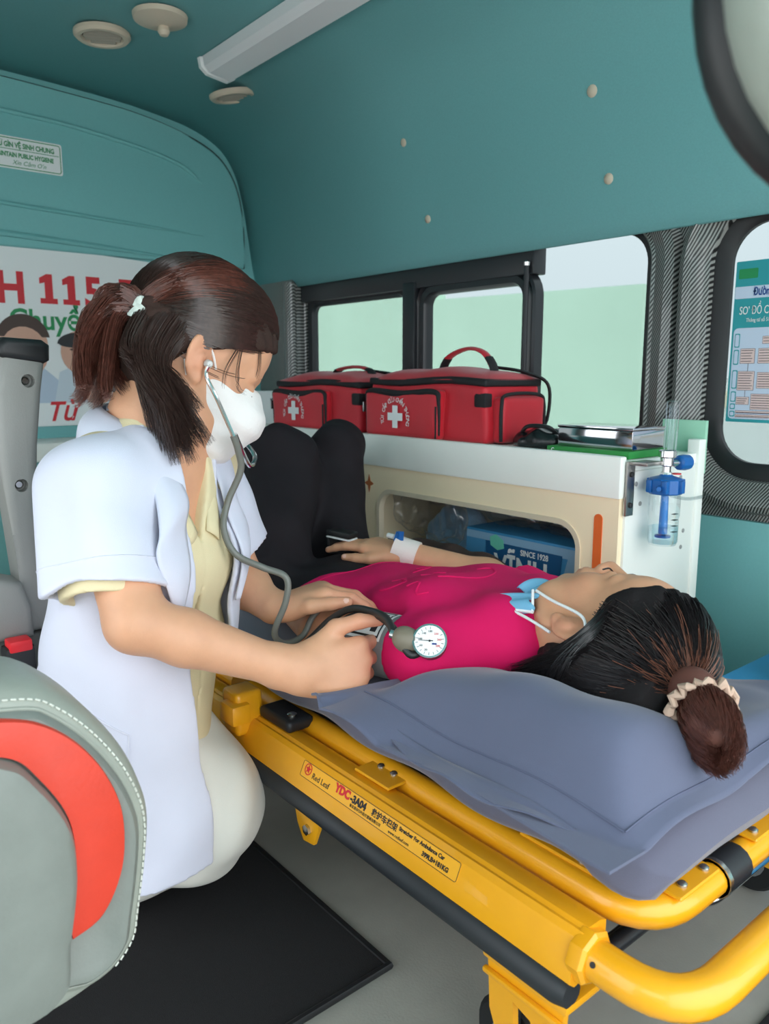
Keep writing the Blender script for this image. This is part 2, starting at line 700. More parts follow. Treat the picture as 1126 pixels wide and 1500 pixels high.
# floor
struct('floor', box(-2.46, 0.6, -0.45, 1.5, FZ - 0.03, FZ), GREYFL, smooth=False)
matm = mat('black_mat', srgb(20, 20, 22), 0.9, bump=0.6, bscale=900, var=0.25, vscale=400)
fm = thing('floor_mat', 'black ribbed rubber floor mat beneath the kneeling woman', 'mat', (-1.1, 0.2, FZ))
put('mat_body', box(-1.86, -0.665, -0.4, 0.555, FZ + 0.0005, FZ + 0.008, 0.003), matm, fm)
put('edge_binding', tube([(-1.86, 0.555, FZ + 0.006), (-0.665, 0.555, FZ + 0.006), (-0.665, -0.4, FZ + 0.006)], 0.006, 8), BLACK, fm)
fm2 = thing('floor_mat', 'black floor mat beyond the yellow end bar of the stretcher', 'mat', (0.0, 0.6, FZ))
put('mat_body', box(-0.33, 0.5, 0.62, 1.12, FZ + 0.0005, FZ + 0.008, 0.003), matm, fm2)

# ceiling: one vault, extruded along the van
prof = [(1.455, 1.062), (1.44, 1.085), (1.425, 1.15), (1.41, 1.25), (1.395, 1.34), (1.37, 1.43), (1.32, 1.50), (1.23, 1.545),
        (1.10, 1.57), (0.90, 1.588), (0.5, 1.60), (0.1, 1.588), (-0.10, 1.57), (-0.23, 1.545), (-0.32, 1.50), (-0.37, 1.43),
        (-0.395, 1.34), (-0.41, 1.25), (-0.425, 1.15), (-0.44, 1.085)]
PR = catmull([(0, a, b) for a, b in prof], 4)
XS = [-2.44, -1.6, -0.8, 0.0, 0.55]
vv = [(x, q[1], q[2]) for x in XS for q in PR]
nP = len(PR)
ff = [(i * nP + k, i * nP + k + 1, (i + 1) * nP + k + 1, (i + 1) * nP + k) for i in range(len(XS) - 1) for k in range(nP - 1)]
ce = struct('ceiling', mesh('ceiling', vv, ff), TEAL)
solid(ce, 0.02, 1)
# plugs that hold the lining: four little domes on the side of the vault
def on_vault(x, y_or_z):
    zs = PR[:, 2]; k = np.argmin(np.abs(zs[:nP // 2] - y_or_z))
    n = np.array([0, PR[k + 1][2] - PR[k - 1][2], -(PR[k + 1][1] - PR[k - 1][1])])
    n = unit(n)
    if n[1] > 0: n = -n
    return np.array([x, PR[k][1], PR[k][2]]), n
for (x, z, r, lab) in ((-1.04, 1.35, 0.012, 'large beige lining plug above the plain window pane, upper one'),
                       (-1.01, 1.166, 0.011, 'large beige lining plug above the plain window pane, lower one'),
                       (-1.61, 1.36, 0.010, 'small beige lining plug above the sliding windows, upper one'),
                       (-1.55, 1.17, 0.010, 'small beige lining plug above the sliding windows, lower one')):
    c, n = on_vault(x, z)
    pl = put('lining_plug', lathe([(r, -0.003), (r, 0.001), (r * 0.8, 0.003), (r * 0.35, 0.0042), (0.0, 0.0045)], c, n, 14), BEIGE)
    tag(pl, lab, 'plug', 'lining plugs')

# roof vents
def roof_vent(x, y, z, lab, tilt):
    t = thing('roof_vent', lab, 'air vent', (x, y, z), 'roof vents')
    ax = Vector((0, tilt, -1)).normalized()
    c = Vector((x, y, z))
    put('ring', ring([(0.046, -0.004), (0.066, -0.004), (0.066, 0.004), (0.06, 0.010), (0.05, 0.010), (0.046, 0.004)], c, ax, 28), BEIGE, t)
    put('well', lathe([(0.046, 0.0005), (0.046, 0.0015)], c, ax, 24), BLACK, t)
    u = Vector((0.45, 1, 0)); u = (u - ax * u.dot(ax)).normalized()
    w = ax.cross(u)
    M = Matrix((u, w, ax)).transposed()
    for k in range(5):
        o_ = (k - 2) * 0.0165
        hl = math.sqrt(0.044 ** 2 - o_ * o_)
        b = box(-hl, hl, -0.0035, 0.0035, 0, 0.0075, 0.001, 1, Matrix.Rotation(0.5, 3, 'X'))
        b.transform(Matrix.Translation(c + w * o_) @ M.to_4x4())
        put('slat', b, mat('vent_slat', srgb(150, 145, 132), 0.5), t)
roof_vent(-2.02, 0.785, 1.588, 'round beige roof vent beside the beige roof knob', 0.02)
roof_vent(-2.09, 1.175, 1.552, 'round beige roof vent beyond the end of the strip lamp', 0.18)

# strip lamp
lt = thing('strip_lamp', 'unlit white strip lamp under the teal roof', 'lamp', (-1.6, 1.06, 1.56))
lampm = mat('lamp_diffuser', srgb(246, 242, 244), 0.35, trans=0.15)
def lamp_fn(grow, z0, z1):
    pts = [(-0.048 - grow, 0), (-0.044 - grow, -0.022), (-0.03, -0.034), (0.03, -0.034), (0.044 + grow, -0.022), (0.048 + grow, 0)]
    V = []; n = len(pts)
    for x, s in ((z0, 0.75), (z0 + 0.012, 1), (z1 - 0.012, 1), (z1, 0.75)):
        for a, b in pts:
            V.append((x, 1.065 + a * (s if s < 1 else 1), 1.572 + b * s - 0.12 * a * 1.0))
    F = [(i * n + k, i * n + k + 1, (i + 1) * n + k + 1, (i + 1) * n + k) for i in range(3) for k in range(n - 1)]
    F += [tuple(range(n))[::-1], tuple(3 * n + k for k in range(n))]
    return mesh('lamp', V, F)
put('diffuser', lamp_fn(0, -1.97, -1.0), lampm, lt, smooth=30)
put('end_cap', lamp_fn(0.004, -1.992, -1.955), mat('lamp_cap', srgb(238, 236, 236), 0.4), lt, 'white end cap', smooth=30)
put('end_cap', lamp_fn(0.004, -1.015, -0.98), MATS['lamp_cap'], lt, smooth=30)
# roof knob at the top edge: a plain round fitting, not a lamp
kb = thing('roof_knob', 'round beige roof knob on a wide base', 'ceiling light', (-1.82, 0.86, 1.59))
put('base', lathe([(0.05, -0.004), (0.062, 0.0), (0.06, 0.010), (0.035, 0.016), (0.02, 0.018)], (-1.835, 0.85, 1.588), (0, 0, -1), 24), BEIGE, kb)
put('knob', lathe([(0.012, 0), (0.014, 0.012), (0.009, 0.02), (0.002, 0.022)], (-1.845, 0.862, 1.572), (0, 0, -1), 14), BEIGE, kb)

# ------------------------------------------------------------------ bulkhead with the upper teal panel
struct('wall_front', box(-2.50, -2.44, -0.45, 1.5, FZ, 1.62), TEALP, smooth=False)
arch = [(-0.33, 1.135), (1.385, 1.135), (1.388, 1.25), (1.375, 1.36), (1.345, 1.43), (1.30, 1.478), (1.22, 1.515), (1.08, 1.548),
        (0.9, 1.565), (0.5, 1.578), (0.1, 1.565), (-0.08, 1.548), (-0.2, 1.515), (-0.28, 1.46), (-0.33, 1.36)]
pan_pts = [tuple(q[1:]) for q in catmull([(0, a, b) for a, b in arch[1:]] , 5)] + [(-0.33, 1.135)]
up = struct('trim_6', prism(pan_pts, (-2.44, 0, 0), (0, 1, 0), (0, 0, 1), 0.018, 0.008, 3), TEALP)
put('gap_seal', tube([(-2.432, a, b) for a, b in pan_pts[:-12]], 0.0055, 6), BLACK, up)
ridge = [tuple(q) for q in catmull([(0, -0.3, 1.50), (0, 0.65, 1.490), (0, 0.95, 1.470), (0, 1.15, 1.435), (0, 1.24, 1.385)], 8)]
put('moulded_ridge', tube([(-2.424, q[1], q[2]) for q in ridge], [0.012] * (len(ridge) - 6) + [0.011, 0.010, 0.008, 0.006, 0.004, 0.002], 8, flat=(1, 0.6)), TEALP, up)
put('moulded_ridge', tube([(-2.424, -0.3, 1.265), (-2.424, 0.62, 1.250), (-2.424, 1.0, 1.235), (-2.424, 1.24, 1.225)], [0.012, 0.012, 0.01, 0.003], 8, flat=(1, 0.6)), TEALP, up)
put('recess_lip', tube([(-2.424, -0.3, 1.172), (-2.424, 0.64, 1.168), (-2.424, 0.9, 1.158), (-2.424, 1.15, 1.146)], [0.014, 0.014, 0.012, 0.004], 8, flat=(1, 0.7)), TEALP, up)

# hygiene sticker on that panel
YV, ZV, NX = Vector((0, 1, 0)), Vector((0, 0, 1)), Vector((1, 0, 0))
st = thing('hygiene_sticker', 'white sticker with green lettering stuck on the arched teal panel', 'sticker', (-2.42, 0.7, 1.35))
sx = -2.4195
put('backing', prism(rrect(0.545, 0.803, 1.341, 1.425, 0.006), (sx, 0, 0), YV, ZV, 0.0012), PAPER, st, smooth=False)
put('border', ring_loft(0.551, 0.797, 1.347, 1.419, 0.005, [(0, 0), (0.0022, 0), (0.0022, 0.0006), (0, 0.0006)], (sx + 0.0012, 0, 0), YV, ZV, 4, True), GREEN, st, smooth=False)
put('roundel', ring([(0.020, 0), (0.020, 0.0006), (0.0235, 0.0006), (0.0235, 0)], (sx + 0.0012, 0.590, 1.39), NX, 24), GREEN, st, smooth=False)
text('GIỮ GÌN VỆ SINH CHUNG', 0.0185, (sx + 0.0018, 0.622, 1.397), YV, ZV, GREEN, st, 0.0006, xs=0.74)
text('MAINTAIN PUBLIC HYGIENE', 0.0165, (sx + 0.0018, 0.622, 1.372), YV, ZV, GREEN, st, 0.0006, xs=0.75)
put('rule', box(sx + 0.0012, sx + 0.0018, 0.622, 0.794, 1.391, 1.3925), GREEN, st, smooth=False)
text('Xin Cảm Ơn', 0.016, (sx + 0.0018, 0.668, 1.353), YV, ZV, GREEN, st, 0.0, shear=0.3)

# poster on the bulkhead
ps = thing('ambulance_poster', 'white ambulance poster with red and green lettering and smiling medics', 'poster', (-2.43, 0.8, 0.64))
px = -2.432
put('sheet', prism([(-0.30, 0.632), (1.36, 0.632), (1.36, 1.112), (1.1, 1.126), (0.63, 1.148), (-0.30, 1.16)], (px - 0.006, 0, 0), YV, ZV, 0.006), PAPER, ps, smooth=False)
text('H', 0.118, (px + 0.001, 0.602, 0.985), YV, ZV, RED, ps, 0.0042, xs=0.92)
for q in (0.722, 0.786):
    put('digit_one', prism([(q - 0.002, 0.985), (q + 0.046, 0.985), (q + 0.046, 1.0), (q + 0.034, 1.0), (q + 0.034, 1.068), (q + 0.018, 1.068), (q - 0.002, 1.056), (q - 0.002, 1.040), (q + 0.012, 1.044), (q + 0.012, 1.0), (q - 0.002, 1.0)], (px + 0.0008, 0, 0), YV, ZV, 0.0006), RED, ps, smooth=False)
text('5', 0.118, (px + 0.001, 0.846, 0.985), YV, ZV, RED, ps, 0.0042, xs=0.92)
text('TÂM', 0.118, (px + 0.001, 0.955, 0.985), YV, ZV, RED, ps, 0.0042, xs=0.92)
text('Chuyển Bệnh', 0.080, (px + 0.001, 0.630, 0.912), YV, ZV, GREEN, ps, 0.0016, xs=0.93)
text('Tận', 0.080, (px + 0.001, 0.515, 0.648), YV, ZV, RED, ps, 0.0014, shear=0.35, xs=0.9)
text('Từ', 0.080, (px + 0.001, 0.712, 0.648), YV, ZV, RED, ps, 0.0014, shear=0.35, xs=0.9)
pskin = mat('print_skin', srgb(214, 164, 142), 0.5)
pskin2 = mat('print_skin_deep', srgb(190, 136, 114), 0.5)
pcoat = mat('print_coat', srgb(206, 216, 226), 0.5)
pcoat2 = mat('print_coat_blue', srgb(188, 202, 220), 0.5)
pcap = mat('print_cap', srgb(36, 34, 38), 0.5)
phair = mat('print_hair', srgb(70, 48, 40), 0.5)
LAY = [0.0]
def pshape(nm, pts, m):
    LAY[0] += 0.00025
    return put(nm, prism(pts, (px + LAY[0], 0, 0), YV, ZV, 0.0002), m, ps, smooth=False)
def ell2(cy, cz, a, b, n=22, t0=0, t1=2 * math.pi):
    return [(cy + a * math.cos(t0 + (t1 - t0) * k / n), cz + b * math.sin(t0 + (t1 - t0) * k / n)) for k in range(n + (0 if t1 - t0 > 6.2 else 1))]
# three medics: coats, heads, hair, caps, smiles
pshape('printed_coat', [(0.50, 0.70), (0.50, 0.86), (0.60, 0.85), (0.70, 0.815), (0.83, 0.70)], pcoat2)
pshape('printed_coat', [(0.74, 0.70), (0.76, 0.79), (0.84, 0.825), (0.96, 0.80), (1.02, 0.70)], pcoat)
pshape('printed_coat', [(0.93, 0.70), (0.95, 0.80), (1.03, 0.85), (1.16, 0.84), (1.25, 0.70)], pcoat2)
pshape('printed_head', ell2(0.665, 0.858, 0.068, 0.088), pskin)
pshape('printed_hair', ell2(0.665, 0.878, 0.074, 0.075, 18, 0.15, math.pi - 0.15), phair)
pshape('printed_head', ell2(0.665, 0.852, 0.062, 0.066), pskin)
pshape('printed_smile', ell2(0.668, 0.835, 0.026, 0.014, 12, math.pi, 2 * math.pi), PAPER)
for e in (-1, 1):
    pshape('printed_eye', ell2(0.668 + e * 0.026, 0.872, 0.010, 0.004, 10), phair)
pshape('printed_head', ell2(0.818, 0.848, 0.052, 0.062), pskin)
pshape('printed_cap', ell2(0.822, 0.872, 0.064, 0.034, 18, 0.0, math.pi), pcap)
pshape('printed_cap_brim', ell2(0.826, 0.872, 0.064, 0.012), pcap)
pshape('printed_smile', ell2(0.820, 0.832, 0.022, 0.011, 12, math.pi, 2 * math.pi), PAPER)
for e in (-1, 1):
    pshape('printed_eye', ell2(0.820 + e * 0.02, 0.856, 0.008, 0.003, 10), phair)
pshape('printed_head', ell2(0.975, 0.855, 0.058, 0.075), pskin2)
pshape('printed_hair', ell2(0.97, 0.885, 0.066, 0.055, 18, 0.0, math.pi), phair)
pshape('printed_tie', [(0.863, 0.80), (0.872, 0.80), (0.882, 0.775), (0.872, 0.765)], mat('print_blue', srgb(70, 140, 190), 0.5))
pshape('printed_stripe', [(0.925, 0.822), (1.0, 0.80), (1.0, 0.79), (0.925, 0.812)], MATS['print_blue'])
# thumb-up hand
pshape('printed_hand', ell2(0.868, 0.728, 0.043, 0.034), pskin)
pshape('printed_thumb', [(0.845, 0.745), (0.848, 0.782), (0.858, 0.79), (0.869, 0.782), (0.872, 0.745)], pskin)
for k in range(3):
    pshape('printed_finger_line', [(0.868, 0.742 - k * 0.014), (0.905, 0.738 - k * 0.014), (0.905, 0.7365 - k * 0.014), (0.868, 0.7405 - k * 0.014)], pskin2)
pshape('printed_hand', ell2(1.03, 0.748, 0.045, 0.03), pskin2)

# low ledge in front of the bulkhead
lg = thing('bulkhead_ledge', 'low teal cupboard with a white top under the ambulance poster', 'cupboard', (-2.3, 0.5, FZ))
put('carcass', box(-2.438, -2.27, -0.3, 1.105, FZ, 0.545, 0.004), TEALP, lg)
put('top_board', box(-2.438, -2.25, -0.3, 1.11, 0.545, 0.597, 0.008), WHITE, lg)

# ------------------------------------------------------------------ side wall with its windows
struct('wall_side', box(-2.44, 0.55, 1.475, 1.52, FZ, 0.505), TEALP, smooth=False)
XW = Vector((1, 0, 0)); 
# u x v must point to the cabin (-y): u=+x, v=+z gives x cross z = -y
W1 = (-2.19, -0.952, 0.612, 1.078)
W2 = (-0.792, 0.10, 0.598, 1.075)
struct('trim_1', panel_with_hole(-2.44, 0.55, 0.49, 1.14, [(W1[0] - .03, W1[1] + .03, W1[2] - .03, W1[3] + .02, 0.10), (W2[0] - .03, W2[1] + .03, W2[2] - .03, W2[3] + .02, 0.10)], (0, 1.50, 0), XW, ZV, 0.012), CARB, smooth=False)
struct('trim_2', ring_loft(*W1, 0.07, [(0.012, 0.0), (0.014, 0.012), (0.022, 0.022), (0.028, 0.018), (0.034, 0.022), (0.055, 0.030), (0.072, 0.024), (0.080, 0.004)], (0, 1.49, 0), XW, ZV, 10), CARB)
struct('trim_3', ring_loft(*W2, 0.085, [(0.016, 0.0), (0.018, 0.012), (0.03, 0.018), (0.045, 0.032), (0.06, 0.037), (0.072, 0.030), (0.080, 0.006)], (0, 1.49, 0), XW, ZV, 10), CARB)
def window(n, W, r, gas):
    f = struct('window_%d' % n, prism(rrect(W[0] - 0.008, W[1] + 0.008, W[2] - 0.008, W[3] + 0.008, r + 0.008), (0, 1.512, 0), XW, ZV, 0.004), GLASS, smooth=False)
    g = ring_loft(*W, r, [(-gas, 0.0), (-gas, 0.010), (-gas * 0.4, 0.016), (0.022, 0.016), (0.034, 0.0)], (0, 1.506, 0), XW, ZV, 10)
    o = put('gasket', g, BLACK, f)
    return f
w1 = window(1, W1, 0.07, 0.004)
w2 = window(2, W2, 0.085, 0.016)
# sliding sashes inside window 1
put('header_rail', box(-2.2, -1.232, 1.462, 1.506, 1.012, 1.085, 0.004), DKFRAME, w1)
put('sash_frame', ring_loft(-1.606, -1.272, 0.66, 0.992, 0.03, [(0.0, 0), (0.0, 0.02), (0.006, 0.030), (0.022, 0.030), (0.030, 0.022), (0.036, 0.03), (0.043, 0.026), (0.045, 0.0)], (0, 1.495, 0), XW, ZV, 8), DKFRAME, w1)
put('sash_frame', ring_loft(-2.158, -1.712, 0.66, 0.998, 0.025, [(0.0, 0), (0.0, 0.012), (0.008, 0.020), (0.03, 0.020), (0.04, 0.0)], (0, 1.500, 0), XW, ZV, 8), DKFRAME, w1)
put('mullion', box(-1.690, -1.640, 1.455, 1.500, 0.615, 1.03, 0.006), DKFRAME, w1)
put('latch', box(-1.668, -1.652, 1.440, 1.458, 0.74, 0.80, 0.004), BLACK, w1)
put('latch', box(-1.632, -1.618, 1.448, 1.468, 0.74, 0.79, 0.004), CHROME, w1)
put('guide_rod', tube([(-1.245, 1.452, 0.62), (-1.245, 1.452, 1.03)], 0.006, 8), DKFRAME, w1)
put('rod_knob', lathe([(0.007, 0), (0.008, 0.008), (0.003, 0.012)], (-1.245, 1.452, 1.03), (0, 0, 1), 10), CHROME, w1)

# carbon and grey corner post by the bulkhead
struct('trim_4', box(-2.438, -2.205, 1.44, 1.50, 0.60, 1.13, 0.012), CARB)
struct('trim_5', tube([(-2.225, 1.437, 0.60), (-2.225, 1.437, 1.075)], 0.022, 12), CARB)

# chart stuck in window 2
ch = thing('diagnosis_chart', 'teal diagnosis chart with boxed text stuck inside the window', 'poster', (-0.6, 1.49, 0.7))
cy = 1.4885
CB = mat('chart_teal', srgb(38, 152, 160), 0.5)
CB2 = mat('chart_pale', srgb(198, 212, 232), 0.5)
CPk = mat('chart_pink', srgb(226, 200, 196), 0.5)
CIk = mat('chart_ink', srgb(84, 66, 76), 0.5)
def cbox(nm, a0, a1, b0, b1, m, h, r=0.002):
    return put(nm, prism(rrect(a0, a1, b0, b1, r, 3), (0, cy - h, 0), XW, ZV, 0.0003), m, ch, smooth=False)
cx0 = -0.763
cbox('sheet', cx0, cx0 + 0.42, 0.692, 0.990, CB, 0)
cbox('badge', cx0 + 0.006, cx0 + 0.042, 0.958, 0.976, GREEN, 0.0005)
cbox('title_band', cx0 + 0.001, cx0 + 0.41, 0.922, 0.944, CB2, 0.0005)
text('Đường dây nóng: 115', 0.020, (cx0 + 0.036, cy - 0.0012, 0.927), XW, ZV, mat('chart_navy', srgb(24, 70, 140), 0.5), ch, 0.0006, xs=0.62)
text('SƠ ĐỒ CHẨN ĐOÁN', 0.021, (cx0 + 0.012, cy - 0.0012, 0.893), XW, ZV, PAPER, ch, 0.0, xs=0.62)
text('Thông tư số 51/2017', 0.010, (cx0 + 0.026, cy - 0.0012, 0.879), XW, ZV, PAPER, ch, 0.0, xs=0.7)
cbox('chart_field', cx0 + 0.004, cx0 + 0.41, 0.698, 0.868, CB2, 0.0005, 0.008)
rows = [(0.832, 0.858), (0.800, 0.828), (0.755, 0.790), (0.730, 0.750), (0.716, 0.727), (0.702, 0.713)]
for (b0, b1) in rows:
    cbox('stage_tab', cx0 + 0.007, cx0 + 0.017, b0, b1, CB, 0.0009)
    cbox('stage_tab_face', cx0 + 0.0085, cx0 + 0.0155, b0 + 0.002, b1 - 0.002, CB2, 0.0013)
cells = [(0.06, 0.12, 0.838, 0.852, 'chart_pinkred'), (0.020, 0.048, 0.802, 0.830, ''), (0.054, 0.11, 0.802, 0.830, ''), (0.018, 0.050, 0.752, 0.788, ''), (0.055, 0.115, 0.756, 0.786, ''),
         (0.018, 0.043, 0.725, 0.740, ''), (0.046, 0.12, 0.716, 0.746, ''), (0.018, 0.13, 0.709, 0.714, ''), (0.018, 0.13, 0.701, 0.707, '')]
for a0, a1, b0, b1, k in cells:
    cbox('text_box', cx0 + a0, cx0 + a1, b0, b1, CIk, 0.0009, 0.0008)
    cbox('text_box_face', cx0 + a0 + 0.0007, cx0 + a1 - 0.0007, b0 + 0.0007, b1 - 0.0007, CPk, 0.0013, 0.0006)
    nl = max(1, int((b1 - b0) / 0.0048))
    for q in range(nl):
        zc = b1 - 0.003 - q * (b1 - b0 - 0.003) / max(nl, 1)
        cbox('text_line', cx0 + a0 + 0.002, cx0 + a1 - 0.003 - (q * 7 % 5) * 0.001, zc - 0.0012, zc, CIk, 0.0017, 0.0003)
for a, b0, b1 in ((0.036, 0.788, 0.802), (0.034, 0.740, 0.752), (0.08, 0.830, 0.838), (0.082, 0.786, 0.802), (0.085, 0.746, 0.756)):
    cbox('connector', cx0 + a, cx0 + a + 0.0008, b0, b1, CIk, 0.0009, 0.0003)

# near side of the van, behind the camera: sill and window posts only, unseen, openings and door gap shaped for the light, the rear doors stand open
struct('wall_near', box(-2.44, -1.18, -0.47, -0.43, FZ, 0.62), TEALP, smooth=False)
struct('wall_near_rear', box(-0.35, 0.55, -0.47, -0.43, FZ, 0.62), TEALP, smooth=False)
for k, (a, b) in enumerate(((-2.44, -2.2), (-1.32, -1.18), (-0.35, -0.2), (0.45, 0.55))):
    struct('trim_%d' % (7 + k), box(a, b, -0.47, -0.43, 0.62, 1.10, 0.01), CARB)

# ------------------------------------------------------------------ outside
gw = thing('green_wall', 'long mint green rendered wall outside the van windows', 'wall', (-8, 5, -0.6))
GWM = mat('mint_render', srgb(224, 252, 230), 0.9, var=0.05, vscale=0.8)
def wallseg(nm, xa, za, xb, zb, m):
    me = mesh('w', [(xa, 5, -0.6), (xb, 5, -0.6), (xb, 5, zb), (xa, 5, za), (xa, 5.2, -0.6), (xb, 5.2, -0.6), (xb, 5.2, zb), (xa, 5.2, za)],
              [(0, 1, 2, 3), (5, 4, 7, 6), (3, 2, 6, 7), (1, 5, 6, 2), (4, 0, 3, 7)])
    return put(nm, me, m, gw, smooth=False)
wallseg('render_panel', -14, 1.78, -5.42, 1.51, GWM)
wallseg('render_panel', -5.42, 1.455, -3.22, 1.41, GWM)
fb = thing('far_building', 'pale cream low building beyond the end of the green wall', 'building', (-2, 9, -0.6))
put('wall', box(-6.0, 6, 9, 9.4, -0.6, 0.75), mat('pale_render', srgb(236, 238, 240), 0.9, var=0.03, vscale=0.7), fb, smooth=False)
put('band', box(-6.0, 6, 8.94, 9.0, 0.42, 0.60), mat('pale_band', srgb(238, 226, 204), 0.9), fb, smooth=False)
struct('ground', box(-30, 30, -30, 40, -0.75, -0.6), mat('pale_concrete', srgb(205, 205, 200), 0.9, var=0.05, vscale=1.5), smooth=False)
# ================================================================== CABINET ALONG THE SIDE WALL
ORANGE = mat('orange_stripe', srgb(232, 106, 40), 0.5)
cb = thing('side_cabinet', 'white and cream cabinet with rounded openings under the windows', 'cabinet', (-1.4, 1.25, FZ))
put('face_panel', panel_with_hole(-2.075, -0.747, FZ, 0.583, [(-1.382, -0.826, 0.25, 0.522, 0.045), (-1.99, -1.455, 0.25, 0.522, 0.045)], (0, 1.134, 0), XW, ZV, 0.012), CREAM, cb, smooth=False)
for a0, a1 in ((-1.382, -0.826), (-1.99, -1.455)):
    put('opening_rim', ring_loft(a0, a1, 0.25, 0.522, 0.045, [(-0.004, 0.0), (-0.004, 0.014), (0.006, 0.0145), (0.006, 0.0)], (0, 1.134, 0), XW, ZV, 8), mat('rim_cream', srgb(222, 208, 182), 0.5), cb)
put('fascia', box(-2.075, -0.744, 1.116, 1.134, 0.577, 0.648, 0.004), WHITE, cb)
put('top_board', box(-2.075, -0.744, 1.134, 1.375, 0.622, 0.640, 0.002), WHITE, cb)
put('end_board', box(-0.760, -0.742, 1.134, 1.352, FZ, 0.622, 0.002), mat('end_white', srgb(232, 236, 230), 0.45), cb)
put('edge_post', box(-0.762, -0.738, 1.352, 1.376, FZ, 0.665, 0.003), WHITE, cb)
put('back_board', box(-2.075, -0.76, 1.36, 1.374, FZ, 0.62), WHITE, cb, smooth=False)
put('bottom_board', box(-2.075, -0.76, 1.134, 1.36, 0.232, 0.247), CREAM, cb, smooth=False)
put('partition_board', box(-1.425, -1.41, 1.134, 1.36, FZ, 0.62), CREAM, cb, smooth=False)
put('end_board', box(-2.075, -2.06, 1.134, 1.36, FZ, 0.62), CREAM, cb, smooth=False)
for a in (-0.786, -2.03):
    put('orange_stripe', prism(rrect(a - 0.0085, a + 0.0085, 0.30, 0.547, 0.0084), (0, 1.122, 0), XW, ZV, 0.0012), ORANGE, cb, smooth=False)
star = []
for k in range(16):
    rr = 0.021 if k % 4 == 0 else (0.008 if k % 4 == 2 else 0.0115)
    star.append((-1.4165 + rr * math.cos(k * math.pi / 8) * 0.8, 0.534 + rr * math.sin(k * math.pi / 8)))
put('star_decal', prism(star, (0, 1.122, 0), XW, ZV, 0.001), mat('star_brown', srgb(186, 104, 52), 0.5), cb, smooth=False)
for (y, z) in ((1.175, 0.565), (1.30, 0.60), (1.315, 0.47), (1.32, 0.50), (1.16, 0.60)):
    put('screw_cap', lathe([(0.004, 0), (0.004, 0.0012), (0.001, 0.002)], (-0.742, y, z), (1, 0, 0), 10), mat('screw_grey', srgb(150, 152, 150), 0.5), cb)

# ---- contents of the opening
PLUSH = mat('blue_plush', srgb(150, 190, 218), 0.95, sheen=0.6, bump=0.8, bscale=160, var=0.12, vscale=60)
me, _ = sdf_mesh([Ell((-1.248, 1.250, 0.385), (0.092, 0.06, 0.105), k=0.03), Ell((-1.215, 1.255, 0.34), (0.06, 0.055, 0.09), k=0.05), Ell((-1.28, 1.255, 0.31), (0.06, 0.05, 0.06), k=0.04)],
                 (-1.40, 1.138, 0.248), (-1.04, 1.35, 0.54), 0.006, disp=lambda p: 0.004 * np.sin(p[:, 0] * 90) * np.sin(p[:, 2] * 80 + 1) + 0.003 * np.sin(p[:, 0] * 190 + p[:, 2] * 150))
tag(put('plush_towel', me, PLUSH), 'rolled fluffy light blue towel inside the cabinet opening', 'towel')
FILM = mat_glass('clear_film', (0.95, 0.96, 0.97, 1), 0.10, 0.15, 0.4)
def film_bag(x0, x1, z0, z1, yc, seed, lab, grp, tilt=0.0, dep=0.04):
    g = np.random.default_rng(seed)
    ph = g.uniform(0, 6.28, (14,))
    dr = g.normal(size=(14, 3))
    dr /= np.linalg.norm(dr, axis=1)[:, None]
    fr = g.uniform(25, 120, 14)
    nu, nv = 64, 34
    V = []
    for j in range(nv):
        b = math.pi * j / (nv - 1) - math.pi / 2
        for i in range(nu):
            a = 2 * math.pi * i / nu
            sg = lambda t, e: math.copysign(abs(t) ** e, t)
            q = np.array([sg(math.cos(b), .6) * sg(math.cos(a), .7), sg(math.cos(b), .6) * sg(math.sin(a), .7), sg(math.sin(b), .7)])
            p = np.array([(x0 + x1) / 2, yc, (z0 + z1) / 2]) + q * np.array([(x1 - x0) / 2, dep, (z1 - z0) / 2])
            s = sum(abs(math.sin(fr[k] * (p @ dr[k]) + ph[k])) ** 0.6 / 14 for k in range(14)) - 0.6
            p = p + q * s * np.array([0.05, dep * 0.85, min(0.07, (z1 - z0) * 0.8)])
            p[2] += tilt * (p[0] - (x0 + x1) / 2)
            V.append(p)
    F = [(j * nu + i, j * nu + (i + 1) % nu, (j + 1) * nu + (i + 1) % nu, (j + 1) * nu + i) for j in range(nv - 1) for i in range(nu)]
    o = put('plastic_bag', mesh('film', V, F), FILM, smooth=25)
    tag(o, lab, 'plastic bag', grp)
film_bag(-1.36, -1.145, 0.440, 0.520, 1.160, 3, 'crumpled clear plastic bag above the fluffy blue towel', 'clear bags in the cabinet', -0.1, 0.020)
film_bag(-1.10, -0.965, 0.484, 0.518, 1.215, 5, 'puffed clear plastic bag above the blue water carton', 'clear bags in the cabinet')
film_bag(-0.955, -0.835, 0.484, 0.518, 1.205, 9, 'knotted clear plastic bag at the orange stripe end of the opening', 'clear bags in the cabinet', -0.05)
# pale mask packs behind the bags, seen through the film
mk = thing('mask_pack', 'white folded pack behind the crumpled plastic bag', 'pack', (-1.31, 1.3, 0.25))
put('pack', box(-1.372, -1.305, 1.325, 1.355, 0.25, 0.515, 0.008), PAPER, mk)
put('blue_sleeve', box(-1.374, -1.303, 1.318, 1.325, 0.33, 0.46, 0.003), mat('sleeve_blue', srgb(38, 104, 150), 0.4), mk)
